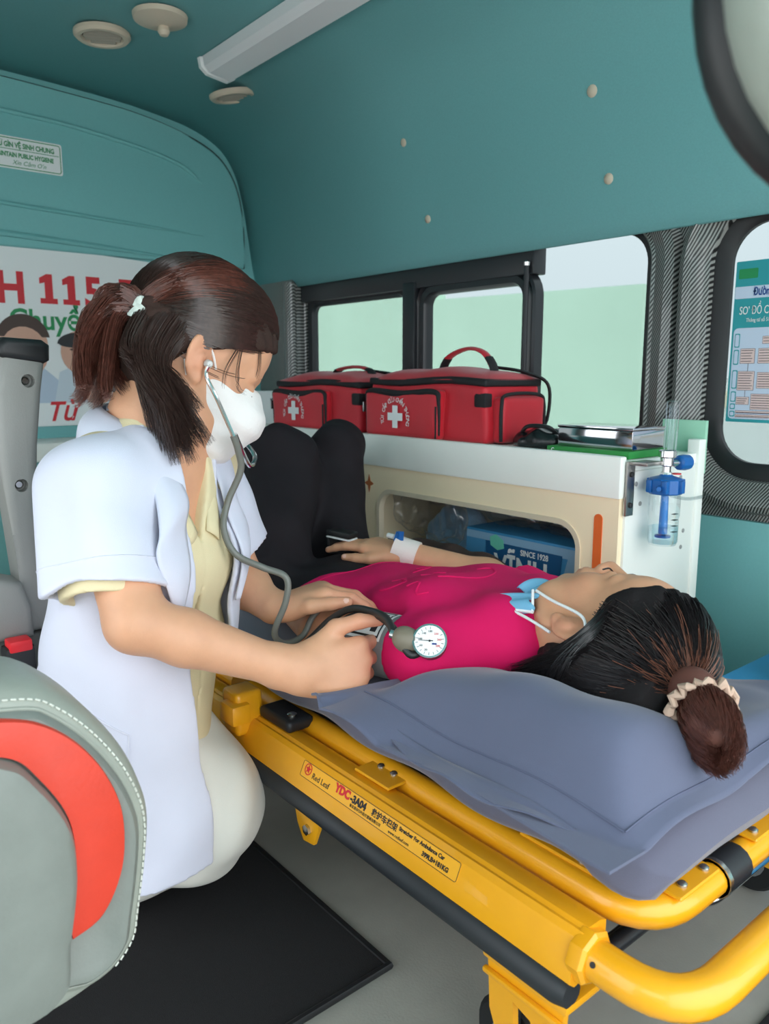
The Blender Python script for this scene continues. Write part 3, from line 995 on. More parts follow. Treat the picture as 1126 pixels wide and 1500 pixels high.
# carton of water
ct = thing('water_carton', 'blue drinking water carton with white lettering inside the cabinet', 'carton', (-0.98, 1.2, 0.25))
CBL = mat('carton_blue', srgb(58, 140, 190), 0.55, var=0.05, vscale=30)
put('box', box(-1.135, -0.833, 1.158, 1.30, 0.248, 0.470, 0.003), CBL, ct)
fy = 1.158
def cpoly(nm, pts, m, h): return put(nm, prism(pts, (0, fy - h, 0), XW, ZV, 0.0005), m, ct, smooth=False)
cpoly('printed_band', [(-1.132, 0.465), (-0.836, 0.465), (-0.836, 0.446), (-1.132, 0.446)], mat('carton_pale', srgb(136, 176, 206), 0.55), 0.001)
cpoly('printed_facet', [(-1.133, 0.45), (-1.075, 0.45), (-1.10, 0.36), (-1.133, 0.34)], mat('carton_mid', srgb(72, 142, 188), 0.55), 0.0014)
cpoly('printed_facet', [(-0.87, 0.455), (-0.834, 0.455), (-0.834, 0.35), (-0.895, 0.36)], MATS['carton_pale'], 0.0014)
cpoly('printed_field', [(-1.078, 0.450), (-0.885, 0.450), (-0.900, 0.26), (-1.06, 0.26)], mat('carton_deep', srgb(16, 84, 132), 0.55), 0.0018)
cpoly('printed_leaf', [(-1.066, 0.459), (-1.05, 0.466), (-1.03, 0.456), (-1.028, 0.440), (-1.045, 0.434), (-1.064, 0.442)], mat('carton_mint', srgb(110, 206, 180), 0.55), 0.0022)
text('VĨNH', 0.062, (-1.052, fy - 0.003, 0.384), XW, ZV, PAPER, ct, 0.0016, xs=0.86)
text('HẢO', 0.062, (-1.035, fy - 0.003, 0.322), XW, ZV, PAPER, ct, 0.0016, xs=0.86)
text('SINCE 1928', 0.016, (-0.985, fy - 0.003, 0.434), XW, ZV, PAPER, ct, 0.0003, xs=0.86)

# ---- red first-aid bags on top
RBAG = mat('red_nylon', srgb(206, 24, 44), 0.5, bump=0.25, bscale=700, var=0.06, vscale=12, sheen=0.2)
BLKW = mat('black_webbing', srgb(26, 25, 28), 0.7, bump=0.3, bscale=900)
def first_aid_bag(dx, dy, lab, hmul, seed):
    t = thing('first_aid_bag', lab, 'bag', (-1.29 + dx, 1.255 + dy, 0.64), 'red first aid bags')
    g = np.random.default_rng(seed)
    x0, x1, y0, y1, z0, z1 = -1.475 + dx, -1.105 + dx, 1.175 + dy, 1.345 + dy, 0.641, 0.641 + 0.140 * hmul
    ph = g.uniform(0, 6, 4)
    def soft(me, amp=0.004):
        co = np.zeros(len(me.vertices) * 3); me.vertices.foreach_get('co', co); co = co.reshape(-1, 3)
        co[:, 1] += amp * np.sin(co[:, 0] * 34 + ph[0]) * np.sin(co[:, 2] * 40 + ph[1])
        co[:, 2] += amp * 0.9 * np.sin(co[:, 0] * 19 + ph[2]) * (co[:, 2] > z0 + 0.05)
        me.vertices.foreach_set('co', co.ravel()); me.update()
        return me
    def dense(*a, bev=0.01, sub=3):
        bm = bmesh.new(); bm.from_mesh(box(*a, bev, 3))
        bmesh.ops.subdivide_edges(bm, edges=[e for e in bm.edges if e.calc_length() > 0.04], cuts=sub + 3, use_grid_fill=True)
        return bm_mesh(bm)
    put('body', soft(dense(x0, x1, y0, y1, z0, z1 - 0.018, bev=0.012)), RBAG, t)
    put('zip_band', soft(dense(x0 - 0.003, x1 + 0.003, y0 - 0.003, y1 + 0.003, z1 - 0.022, z1 - 0.006, bev=0.006)), BLKW, t)
    # domed lid
    def lid(u, v):
        a, b = u * 2 - 1, v * 2 - 1
        s = (1 - abs(a) ** 3.2) * (1 - abs(b) ** 2.8)
        return ((x0 + x1) / 2 + a * (x1 - x0 + 0.004) / 2, (y0 + y1) / 2 + b * (y1 - y0 + 0.004) / 2,
                z1 - 0.010 + 0.026 * s ** 0.6 + 0.003 * math.sin(a * 7 + ph[3]) * s)
    put('lid', grid_mesh(lid, 30, 16), RBAG, t)
    # front pocket
    p0, p1 = x0 + 0.008, x1 - 0.115
    put('front_pocket', soft(dense(p0, p1, y0 - 0.026, y0 + 0.004, z0 + 0.002, z1 - 0.034, bev=0.012), 0.003), RBAG, t)
    arc = [(p0 + 0.002, y0 - 0.020, z0 + 0.012), (p0 + 0.003, y0 - 0.020, z1 - 0.062), (p0 + 0.016, y0 - 0.020, z1 - 0.036), ((p0 + p1) / 2, y0 - 0.021, z1 - 0.042),
           (p1 - 0.016, y0 - 0.020, z1 - 0.036), (p1 - 0.001, y0 - 0.020, z1 - 0.060), (p1 + 0.001, y0 - 0.020, z0 + 0.012)]
    put('pocket_zip', tube(arc, [0.002, 0.004, 0.0065, 0.0085, 0.0065, 0.004, 0.002], 8, 8), BLKW, t)
    put('pocket_piping', tube([(p1 - 0.004, y0 - 0.026, z0 + 0.004), (p1 - 0.004, y0 - 0.026, z1 - 0.066)], 0.0022, 6), BLKW, t)
    # end pocket towards the rear of the van
    put('end_pocket', soft(dense(x1 - 0.004, x1 + 0.028, y0 + 0.022, y1 - 0.016, z0 + 0.002, z1 - 0.042, bev=0.012), 0.003), RBAG, t)
    put('end_pocket_zip', tube([(x1 + 0.024, y0 + 0.022, z0 + 0.006), (x1 + 0.024, y0 + 0.022, z1 - 0.062), (x1 + 0.022, y0 + 0.040, z1 - 0.040), (x1 + 0.022, y1 - 0.034, z1 - 0.040), (x1 + 0.024, y1 - 0.016, z1 - 0.062), (x1 + 0.024, y1 - 0.016, z0 + 0.006)], 0.0038, 8, 6), BLKW, t)
    put('side_flap', box(x1 - 0.03, x1 + 0.002, y0 - 0.004, y0 + 0.02, z1 - 0.066, z1 - 0.036, 0.006), BLKW, t)
    put('zip_puller', box(p0 - 0.008, p0 - 0.004, y0 - 0.026, y0 - 0.018, z1 - 0.085, z1 - 0.062, 0.001), CHROME, t)
    # carry handle
    hx0, hx1, ym = (x0 + x1) / 2 - 0.03, x1 - 0.055, (y0 + y1) / 2
    hh = 0.045 if hmul > 0.97 else 0.016
    zt = z1 + 0.012
    hnd = put('handle', tube([(hx0, ym, zt - 0.004), (hx0 + 0.02, ym, zt + hh * 0.6), ((hx0 + hx1) / 2, ym, zt + hh), (hx1 - 0.03, ym, zt + hh * 0.75), (hx1, ym, zt - 0.004)], 0.012, 8, 8, flat=(1.0, 0.35)), RBAG, t)
    for hx, s in ((hx0, 1), (hx1, -1)):
        put('handle_anchor', tube([(hx, ym, zt - 0.006), (hx + s * 0.006, ym, zt + hh * 0.22), (hx + s * 0.018, ym, zt + hh * 0.55)], 0.0135, 8, 4, flat=(1.0, 0.4)), BLKW, t)
    put('shoulder_strap', tube([(x1 + 0.005, y1 - 0.01, z0 + 0.01), (x1 + 0.02, y1 + 0.002, z0 + 0.05), (x1 + 0.02, y1, z1 - 0.02), (x1 - 0.02, y1 - 0.03, z1 + 0.006), (x1 - 0.09, y1 - 0.05, z1 + 0.017)], 0.012, 8, 8, flat=(1, 0.3)), BLKW, t)
    # printed cross and lettering
    cxx, czz, fyy = (p0 + p1) / 2 - 0.008, z0 + 0.048, y0 - 0.0305
    a, b = 0.0085, 0.025
    cr = [(-a, -b), (a, -b), (a, -a), (b, -a), (b, a), (a, a), (a, b), (-a, b), (-a, a), (-b, a), (-b, -a), (-a, -a)]
    put('white_cross', prism([(cxx + q, czz + w) for q, w in cr], (0, fyy, 0), XW, ZV, 0.0008), PAPER, t, smooth=False)
    arc_text('TÚI CẤP CỨU CHẤN THƯƠNG', 0.0142, (cxx, fyy - 0.0008, czz - 0.006), XW, ZV, 0.039, math.radians(190), math.radians(-12), PAPER, t, 0.0)
first_aid_bag(0, 0, 'big red first aid bag with its handle standing up, beside the black pouch', 1.0, 4)
first_aid_bag(-0.415, 0.0, 'red first aid bag with a flat slack lid, beside the lettered white box', 0.95, 8)

# white box with lettering behind the far bag
wb = thing('white_box', 'white cardboard box with dark lettering at the bulkhead end of the cabinet', 'box', (-2.0, 1.25, 0.64))
put('carton', box(-2.07, -1.905, 1.20, 1.33, 0.641, 0.735, 0.002), PAPER, wb)
text('MASK', 0.016, (-1.972, 1.199, 0.705), XW, ZV, mat('box_ink', srgb(70, 72, 84), 0.5), wb, 0.0004)
text('RESPI', 0.016, (-1.972, 1.199, 0.686), XW, ZV, MATS['box_ink'], wb, 0.0004)

# black pouch
me, _ = sdf_mesh([Ell((-1.000, 1.235, 0.650), (0.062, 0.06, 0.027), k=0.02), Ell((-0.975, 1.20, 0.655), (0.038, 0.03, 0.024), k=0.02)], (-1.08, 1.15, 0.641), (-0.88, 1.31, 0.70), 0.0035,
                 disp=lambda p: 0.0025 * np.sin(p[:, 0] * 130 + p[:, 1] * 90) + 0.002 * np.sin(p[:, 1] * 210 - p[:, 0] * 60))
po = thing('black_pouch', 'crumpled glossy black pouch beside the big red bag', 'pouch', (-0.98, 1.23, 0.64))
put('pouch', me, mat('black_leatherette', srgb(24, 26, 28), 0.25, bump=0.2, bscale=300), po)
put('carry_cord', tube([(-1.03, 1.20, 0.668), (-0.995, 1.18, 0.684), (-0.955, 1.19, 0.683), (-0.945, 1.21, 0.664)], 0.004, 8, 8), BLACK, po)

# steel instrument box on a green carton
gb = thing('green_carton', 'flat green carton under the steel instrument box', 'carton', (-0.83, 1.2, 0.64))
put('carton', box(-0.925, -0.752, 1.150, 1.27, 0.641, 0.6535, 0.0015), mat('green_card', srgb(40, 140, 62), 0.5), gb)
text('C', 0.010, (-0.915, 1.1495, 0.6435), XW, ZV, PAPER, gb, 0.0002)
sb = thing('steel_box', 'polished steel instrument box on the green carton', 'instrument box', (-0.83, 1.2, 0.654))
STEEL = mat('polished_steel', srgb(205, 203, 206), 0.08, 1.0)
put('case', box(-0.912, -0.756, 1.165, 1.262, 0.654, 0.687, 0.002), STEEL, sb)
put('lid', box(-0.913, -0.755, 1.164, 1.263, 0.6872, 0.692, 0.001), STEEL, sb)
tag(put('mint_card', box(-0.83, -0.742, 1.3765, 1.386, 0.60, 0.698, 0.001), mat('mint_card', srgb(160, 214, 186), 0.5)), 'mint green card standing behind the cabinet end', 'card')

# ---- oxygen humidifier on the cabinet end
ox = thing('oxygen_humidifier', 'oxygen flowmeter with blue knob and humidifier bottle on the cabinet end', 'humidifier', (-0.72, 1.18, 0.50))
CLEAR = mat_glass('clear_acrylic', (0.93, 0.96, 0.97, 1), 0.03, 0.05, 0.3)
CBLUE = mat('medical_blue', srgb(22, 96, 168), 0.35)
ox_y, ox_x = 1.185, -0.702
put('bracket', box(-0.742, -0.738, 1.128, 1.150, 0.548, 0.640, 0.001), mat('brushed_steel', srgb(168, 164, 160), 0.35, 1.0), ox)
put('bracket_arm', box(-0.740, ox_x - 0.004, 1.134, 1.180, 0.634, 0.640, 0.001), MATS['brushed_steel'], ox)
for z in (0.566, 0.618):
    put('bolt', lathe([(0.0045, 0), (0.0045, 0.003), (0.002, 0.004)], (-0.738, 1.139, z), (1, 0, 0), 10), BLACK, ox)
put('flow_tube', lathe([(0.010, 0), (0.0105, 0.004), (0.0120, 0.075), (0.011, 0.082), (0.006, 0.084)], (ox_x, ox_y + 0.006, 0.656), (-0.05, 0.12, 1), 16), CLEAR, ox)
put('float_tube', lathe([(0.0045, 0), (0.0060, 0.072), (0.003, 0.074)], (ox_x, ox_y + 0.006, 0.658), (-0.05, 0.12, 1), 10), CLEAR, ox)
put('metal_body', lathe([(0.007, -0.022), (0.007, -0.010), (0.011, -0.008), (0.011, 0.004), (0.0145, 0.006), (0.0145, 0.016), (0.012, 0.018)], (ox_x, ox_y, 0.641), (-0.02, 0.05, 1), 18), CHROME, ox)
put('valve_stem', tube([(ox_x, ox_y, 0.636), (ox_x + 0.006, ox_y + 0.03, 0.636)], 0.006, 10), CHROME, ox)
kn = []
for k in range(24):
    kn.append((0.0115 + (0.0012 if k % 2 else 0)) )
put('flow_knob', lathe([(0.009, 0), (0.0125, 0.002), (0.0135, 0.014), (0.0125, 0.024), (0.008, 0.026)], (ox_x + 0.005, ox_y + 0.026, 0.636), (0.18, 1, 0), 12), CBLUE, ox, smooth=20)
put('outlet_nut', lathe([(0.009, 0), (0.009, 0.012), (0.006, 0.013)], (ox_x, ox_y, 0.610), (0, 0, 1), 8), CHROME, ox, smooth=20)
put('red_ring', lathe([(0.0075, 0), (0.0075, 0.002)], (ox_x + 0.006, ox_y + 0.022, 0.617), (0, 0, 1), 12), RED, ox)
cap = put('bottle_cap', lathe([(0.007, 0.020), (0.012, 0.016), (0.026, 0.012), (0.028, 0.010), (0.028, -0.012), (0.026, -0.014)], (ox_x, ox_y, 0.600), (0, 0, 1), 12), CBLUE, ox, smooth=20)
for a in range(6):
    an = a * math.pi / 3
    put('cap_grip', box(ox_x + 0.028 * math.cos(an) - 0.005, ox_x + 0.028 * math.cos(an) + 0.005, ox_y + 0.028 * math.sin(an) - 0.005, ox_y + 0.028 * math.sin(an) + 0.005, 0.589, 0.610, 0.002), CBLUE, ox)
put('outlet_nipple', tube([(ox_x, ox_y - 0.02, 0.598), (ox_x + 0.012, ox_y - 0.04, 0.598)], 0.004, 8), CBLUE, ox)
put('bottle', lathe([(0.024, 0.586), (0.0255, 0.58), (0.0255, 0.55), (0.0235, 0.545), (0.0245, 0.54), (0.0245, 0.506), (0.022, 0.500), (0.005, 0.4995)], (ox_x, ox_y, 0), (0, 0, 1), 24), CLEAR, ox)
put('water', lathe([(0.0225, 0.503), (0.0235, 0.508), (0.0235, 0.530), (0.001, 0.530)], (ox_x, ox_y, 0), (0, 0, 1), 20), mat_glass('water', (0.80, 0.92, 0.96, 1), 0.06, 0.02), ox)
put('dip_tube', tube([(ox_x, ox_y, 0.59), (ox_x, ox_y, 0.518)], [0.006, 0.0075], 12), mat('tube_blue', srgb(58, 132, 206), 0.4), ox)
put('diffuser_foot', lathe([(0.013, 0), (0.013, 0.003), (0.007, 0.004)], (ox_x, ox_y, 0.512), (0, 0, 1), 16), CBLUE, ox)
for k in range(4):
    put('level_mark', box(ox_x + 0.018, ox_x + 0.0245, ox_y - 0.008, ox_y + 0.004, 0.524 + k * 0.010, 0.5246 + k * 0.010), INK, ox, smooth=False)
put('supply_hose', tube([(ox_x, ox_y + 0.02, 0.58), (-0.715, 1.28, 0.566), (-0.73, 1.36, 0.56), (-0.75, 1.42, 0.555)], 0.0032, 8, 6), CLEAR, ox)

# ================================================================== RIGHT EDGE: carton, grey case, yellow bin
bc = thing('blue_carton', 'light blue carton with black lettering on the floor behind the pillow', 'carton', (-0.40, 1.25, FZ))
BLC = mat('carton_skyblue', srgb(52, 150, 206), 0.5)
put('box', box(-0.58, -0.20, 1.13, 1.40, FZ, 0.305, 0.004), BLC, bc)
put('flap', box(-0.575, -0.22, 1.092, 1.128, 0.250, 0.254, 0.001, 1, Matrix.Rotation(0.35, 3, 'X')), mat('flap_blue', srgb(96, 176, 226), 0.5), bc)
put('label_strip', box(-0.572, -0.24, 1.1285, 1.1298, 0.275, 0.300), PAPER, bc, smooth=False)
text('TỦ THUỐC', 0.022, (-0.555, 1.128, 0.279), XW, ZV, INK, bc, 0.001, xs=1.1)
yb = thing('sharps_bin', 'yellow plastic sharps bin on the light blue carton', 'bin', (-0.46, 1.27, 0.305))
YEL = mat('bin_yellow', srgb(244, 196, 40), 0.4)
put('bin', lathe([(0.07, 0), (0.078, 0.004), (0.084, 0.11), (0.08, 0.115)], (-0.448, 1.27, 0.306), (0, 0, 1), 24), YEL, yb)
put('lid', lathe([(0.086, 0.0), (0.086, 0.012), (0.07, 0.022), (0.03, 0.024)], (-0.448, 1.27, 0.421), (0, 0, 1), 24), YEL, yb)

# ================================================================== SEATS ON THE NEAR SIDE
SEATG = mat('seat_grey_leather', srgb(126, 132, 126), 0.42, bump=0.15, bscale=260, var=0.04, vscale=40)
SEATL = mat('seat_light_leather', srgb(156, 162, 152), 0.42, bump=0.15, bscale=260, var=0.04, vscale=40)
SEATR = mat('seat_red_leather', srgb(214, 62, 42), 0.42, bump=0.15, bscale=260, var=0.04, vscale=40)
PLASG = mat('seat_plastic_grey', srgb(142, 142, 138), 0.5, bump=0.1, bscale=500)
# folding seat with its red crescent, standing across the van
fs = thing('folding_seat', 'grey leather folding seat with a red crescent inset', 'seat', (-0.64, 0.05, FZ))
outer = [(-0.20, 0.52), (0.0, 0.550), (0.10, 0.546), (0.158, 0.538), (0.184, 0.522), (0.212, 0.491), (0.236, 0.452), (0.250, 0.415), (0.254, 0.384), (0.250, 0.345), (0.243, 0.305), (0.236, 0.275),
         (0.215, 0.252), (0.185, 0.243), (0.15, 0.25), (0.08, 0.252), (-0.1, 0.25), (-0.20, 0.27)]
OC = [tuple(q[1:]) for q in catmull([(0, a, b) for a, b in outer], 5, True)]
def inset(pts, d, cx=0.06, cz=0.40):
    P = np.array(pts); N = len(P)
    T = np.roll(P, -1, 0) - np.roll(P, 1, 0)
    T /= np.linalg.norm(T, axis=1)[:, None] + 1e-9
    nn = np.stack([-T[:, 1], T[:, 0]], 1)
    s = np.sign(((np.array([cx, cz]) - P) * nn).sum(1))[:, None]
    return [tuple(q) for q in P + nn * s * d]
def shrink(pts, f):
    c = np.mean(np.array(pts), axis=0)
    return [tuple(c + (np.array(q) - c) * f) for q in pts]
def pad(loops, name, m, parent, lab=None):
    """stack of closed contours ((y,z) list, x) lofted into a cushion"""
    V, F = [], []
    n = len(loops[0][0])
    for pts, x in loops:
        V += [(x, a, b) for a, b in pts]
    for i in range(len(loops) - 1):
        for k in range(n):
            q = (k + 1) % n
            F.append((i * n + k, i * n + q, (i + 1) * n + q, (i + 1) * n + k))
    F.append(tuple(range(n))[::-1]); F.append(tuple((len(loops) - 1) * n + k for k in range(n)))
    return put(name, mesh(name, V, F), m, parent, lab)
pad([(inset(OC, 0.02), -0.745), (inset(OC, 0.004), -0.735), (OC, -0.71), (OC, -0.66), (inset(OC, 0.003), -0.645), (inset(OC, 0.010), -0.633), (inset(OC, 0.016), -0.630)], 'bolster', SEATL, fs)
pad([(inset(OC, 0.0175), -0.634), (inset(OC, 0.0185), -0.626), (inset(OC, 0.023), -0.6215), (inset(OC, 0.030), -0.621), (inset(OC, 0.033), -0.623)], 'inner_bolster', SEATG, fs)
# piping and stitches
put('piping', tube([(-0.6285, a, b) for a, b in inset(OC, 0.0172)], 0.0016, 6, closed=True), SEATL, fs)
IP = inset(OC, 0.0105)
sv = []
L = np.cumsum([0] + [math.dist(IP[i], IP[i + 1]) for i in range(len(IP) - 1)])
def at_len(s):
    return np.interp(s, L, [q[0] for q in IP]), np.interp(s, L, [q[1] for q in IP])
bm = bmesh.new()
for k in range(int(L[-1] / 0.0062)):
    a, b = at_len(k * 0.0062), at_len(k * 0.0062 + 0.004)
    if a[0] < 0.05 or a[1] < 0.26: continue
    t_ = tube([(-0.6318, *a), (-0.6312, *b)], 0.0009, 4)
    bm.from_mesh(t_); bpy.data.meshes.remove(t_)
me = bpy.data.meshes.new('stitch'); bm.to_mesh(me); bm.free()
tag(put('stitching', me, mat('stitch_white', srgb(222, 224, 214), 0.6), fs), kind='stuff')
ro = [(-0.05, 0.535), (0.08, 0.530), (0.134, 0.521), (0.163, 0.508), (0.189, 0.483), (0.209, 0.449), (0.220, 0.410), (0.217, 0.362), (0.198, 0.325), (0.172, 0.314)]
ri = [(0.170, 0.330), (0.179, 0.372), (0.176, 0.423), (0.155, 0.467), (0.132, 0.493), (0.08, 0.505), (-0.05, 0.510)]
RO = [tuple(q[1:]) for q in catmull([(0, a, b) for a, b in ro], 6)] + [tuple(q[1:]) for q in catmull([(0, a, b) for a, b in ri], 6)]
pad([(RO, -0.6235), (RO, -0.6190), (shrink(RO, .985), -0.6165), (shrink(RO, .97), -0.6160)], 'red_inset', SEATR, fs, 'red leather crescent')
cp = [(-0.14, 0.50), (0.08, 0.503), (0.131, 0.491), (0.154, 0.465), (0.175, 0.422), (0.178, 0.372), (0.169, 0.318), (0.160, 0.275), (0.10, 0.262), (-0.14, 0.265)]
CP = [tuple(q[1:]) for q in catmull([(0, a, b) for a, b in cp], 6, True)]
pad([(CP, -0.63), (inset(CP, 0.001), -0.612), (inset(CP, 0.004), -0.604), (shrink(CP, 0.90), -0.601), (shrink(CP, 0.7), -0.599)], 'centre_pad', SEATG, fs)
lp = [(0.06, 0.285), (0.12, 0.292), (0.18, 0.290), (0.222, 0.285), (0.230, 0.268), (0.205, 0.244), (0.15, 0.232), (0.08, 0.236)]
LP2 = [tuple(q[1:]) for q in catmull([(0, a, b) for a, b in lp], 6, True)]
pad([(LP2, -0.72), (LP2, -0.66), (inset(LP2, 0.004, 0.14, 0.26), -0.645), (inset(LP2, 0.012, 0.14, 0.26), -0.64)], 'lower_flap', SEATL, fs)
put('pedestal', box(-0.74, -0.62, -0.15, 0.135, FZ + 0.008, 0.255, 0.015), PLASG, fs)

# seat of the row behind the woman: raised armrest, hinge housing, side shell, buckle
ar = thing('raised_armrest_seat', 'grey plastic seat side with its armrest folded upright', 'seat', (-1.06, 0.22, FZ))
def slab_yz(pts, x0, x1, bev=0.006):
    return prism(pts, (x0, 0, 0), (0, 1, 0), (0, 0, 1), x1 - x0, bev, 3)
AX0, AX1 = -1.125, -1.08
sk = 1.02 / 0.95
def ys(pts):   # outline drawn on the plane x=-0.95, carried to the armrest's own plane x=AX1
    return [(a * AX1 / -0.95, 0.78 + (b - 0.78) * AX1 / -0.95) for a, b in pts]
arm = ys([(0.236, 0.806), (0.283, 0.800), (0.276, 0.760), (0.268, 0.70), (0.263, 0.64), (0.264, 0.59), (0.270, 0.555), (0.277, 0.540), (0.276, 0.482), (0.238, 0.480), (0.236, 0.54), (0.232, 0.60), (0.226, 0.68), (0.226, 0.76)])
arm_o = put('armrest', slab_yz(arm, AX0, AX1, 0.010), PLASG, ar)
def bore(o, c, ax, r, depth):
    """drill a blind hole: boolean with a throw-away cylinder"""
    cyl = bpy.data.objects.new('drill', lathe([(r, -depth), (r, 0.02)], c, ax, 20)); COL.objects.link(cyl)
    md = o.modifiers.new('bore', 'BOOLEAN'); md.object = cyl; md.operation = 'DIFFERENCE'; md.solver = 'EXACT'
    bpy.context.view_layer.update()
    me = bpy.data.meshes.new_from_object(o.evaluated_get(bpy.context.evaluated_depsgraph_get()))
    o.modifiers.clear(); o.data = me
    bpy.data.objects.remove(cyl)
cap_ = ys([(0.233, 0.815), (0.240, 0.822), (0.280, 0.820), (0.288, 0.814), (0.287, 0.797), (0.280, 0.793), (0.237, 0.799), (0.231, 0.804)])
put('armrest_cap', slab_yz(cap_, AX0 - 0.002, AX1 + 0.003, 0.008), BLACK, ar, 'black end cap')
for q in ((0.2615, 0.774), (0.246, 0.656)):
    a, b = ys([q])[0]
    bore(arm_o, (AX1, a, b), (1, 0, 0), 0.0085, 0.016)
    put('screw', lathe([(0.0055, 0), (0.0055, 0.002), (0.004, 0.0035)], (AX1 - 0.016, a, b), (1, 0, 0), 12), CHROME, ar)
hous = ys([(0.15, 0.545), (0.215, 0.552), (0.236, 0.545), (0.245, 0.515), (0.246, 0.478), (0.15, 0.478)])
put('hinge_housing', slab_yz(hous, AX0 + 0.005, AX1 + 0.012, 0.010), PLASG, ar)
shell = ys([(0.10, 0.478), (0.306, 0.478), (0.302, 0.42), (0.285, 0.36), (0.25, 0.30), (0.10, 0.28)])
put('side_shell', slab_yz(shell, AX0, AX1 - 0.008, 0.006), mat('shell_grey', srgb(118, 120, 116), 0.55), ar)
put('leg', box(-1.22, -1.17, 0.10, 0.15, FZ + 0.008, 0.33, 0.006), PLASG, ar)
put('seat_back', box(-1.25, -1.13, -0.25, 0.215, 0.45, 1.0, 0.03, 4), SEATG, ar)
bk = thing('seat_belt_buckle', 'black seat belt buckle with a red release button', 'buckle', (-0.99, 0.245, 0.42))
b0 = ys([(0.235, 0.45)])[0]
put('case', box(-1.070, -1.040, 0.234, 0.271, 0.365, 0.436, 0.006), BLACK, bk)
put('release_button', box(-1.065, -1.038, 0.239, 0.267, 0.430, 0.445, 0.003), mat('button_red', srgb(222, 34, 44), 0.4), bk, 'red press button')
put('stalk', tube([(-1.055, 0.252, 0.37), (-1.06, 0.235, 0.30), (-1.09, 0.20, 0.22)], 0.010, 8, 4, flat=(1, 0.5)), BLACK, bk)

# headrest right beside the lens
hr = thing('seat_headrest', 'rounded grey headrest with a black shell hanging close beside the roof', 'headrest', (0.0, 0.29, 0.9))
hc = Vector((-0.088, 0.387, 0.944))
ru = Vector((math.sin(YAW), math.cos(YAW), 0)); fu = Vector((-math.cos(YAW), math.sin(YAW), 0)); zu = Vector((0, 0, 1))
def superell(c, a, b, d, e, off=0.0):
    def fn(u, v):
        th = u * 2 * math.pi; ph_ = (v - 0.5) * math.pi
        sg = lambda t, ee: math.copysign(abs(t) ** ee, t)
        q = (sg(math.cos(ph_), e) * sg(math.cos(th), e), sg(math.sin(ph_), e), sg(math.cos(ph_), e) * sg(math.sin(th), e))
        return c + ru * (a * q[0]) + zu * (b * q[1]) + fu * (d * q[2] + off)
    return grid_mesh(fn, 48, 25, True)
put('pad', superell(hc, 0.118, 0.105, 0.05, 0.85), SEATL, hr)
put('shell', superell(hc, 0.1195, 0.1075, 0.03, 0.85, 0.030), BLACK, hr, 'black rear shell')
for s in (-0.04, 0.04):
    put('post', tube([hc + ru * s + fu * 0.03, hc + ru * s + fu * 0.03 + zu * 0.56], 0.006, 8), CHROME, hr)
# ================================================================== STRETCHER
YELLOW = mat('yellow_paint', srgb(240, 168, 24), 0.32, coat=0.3, var=0.02, vscale=30)
DARK = mat('dark_plastic', srgb(34, 36, 40), 0.45)
BOLT = mat('bolt_steel', srgb(190, 190, 186), 0.25, 1.0)
sr = thing('stretcher', 'yellow framed ambulance stretcher with black bumpers', 'stretcher', (-1.2, 0.8, FZ))
def rail(y_in, sgn, nm):
    # extruded hollow section with a raised ridge; sgn=+1 for the near rail (outside towards -y)
    sec = [(0.0, 0.283), (0.0, 0.250), (0.012, 0.240), (0.045, 0.236), (0.052, 0.242), (0.049, 0.262), (0.040, 0.281), (0.034, 0.2855), (0.030, 0.2845), (0.026, 0.2870), (0.010, 0.2870)]
    P = [(y_in - sgn * a, b) for a, b in sec]
    V = [(x, a, b) for x in (-2.14, -0.373) for a, b in P]
    n = len(P)
    F = [(k, (k + 1) % n, n + (k + 1) % n, n + k) for k in range(n)] + [tuple(range(n)), tuple(range(n, 2 * n))[::-1]]
    bm = bmesh.new(); bm.from_mesh(mesh('rail', V, F))
    return put(nm, bm_mesh(bm), YELLOW, sr, smooth=25)
rail(0.574, 1, 'side_rail')
rail(1.032, -1, 'side_rail')
for y in (0.530, 1.076):
    put('bumper', tube([(-2.12, y, 0.226), (-0.39, y, 0.226), (-0.376, y, 0.226)], [0.0165, 0.0165, 0.013], 12), mat('bumper_black', srgb(38, 42, 46), 0.5), sr, 'black rubber bumper strip')
def bend(pts, r, n=7):
    """polyline with rounded corners"""
    out = [np.array(pts[0], float)]
    for i in range(1, len(pts) - 1):
        a, b, c = (np.array(pts[j], float) for j in (i - 1, i, i + 1))
        u, w = unit(a - b), unit(c - b)
        p, q = b + u * r, b + w * r
        for k in range(n + 1):
            t = k / n
            out.append((1 - t) ** 2 * p + 2 * t * (1 - t) * b + t * t * q)
    out.append(np.array(pts[-1], float))
    return out
put('end_tube', tube(bend([(-0.40, 0.546, 0.262), (-0.277, 0.546, 0.262), (-0.277, 1.06, 0.262), (-0.40, 1.06, 0.262)], 0.062), 0.0185, 16), YELLOW, sr, smooth=30)
for y in (0.546, 1.06):
    put('end_collar', lathe([(0.0245, 0), (0.0255, 0.003), (0.0255, 0.014), (0.022, 0.017)], (-0.379, y, 0.262), (1, 0, 0), 8), YELLOW, sr, smooth=20)
    put('tube_pin', lathe([(0.0028, 0), (0.0028, 0.001)], (-0.355, y - 0.0165, 0.270), (0, -1, 0.5), 8), INK, sr)
put('end_tube', tube(bend([(-2.12, 0.546, 0.262), (-2.22, 0.546, 0.262), (-2.22, 1.06, 0.262), (-2.12, 1.06, 0.262)], 0.062), 0.0185, 16), YELLOW, sr, smooth=30)
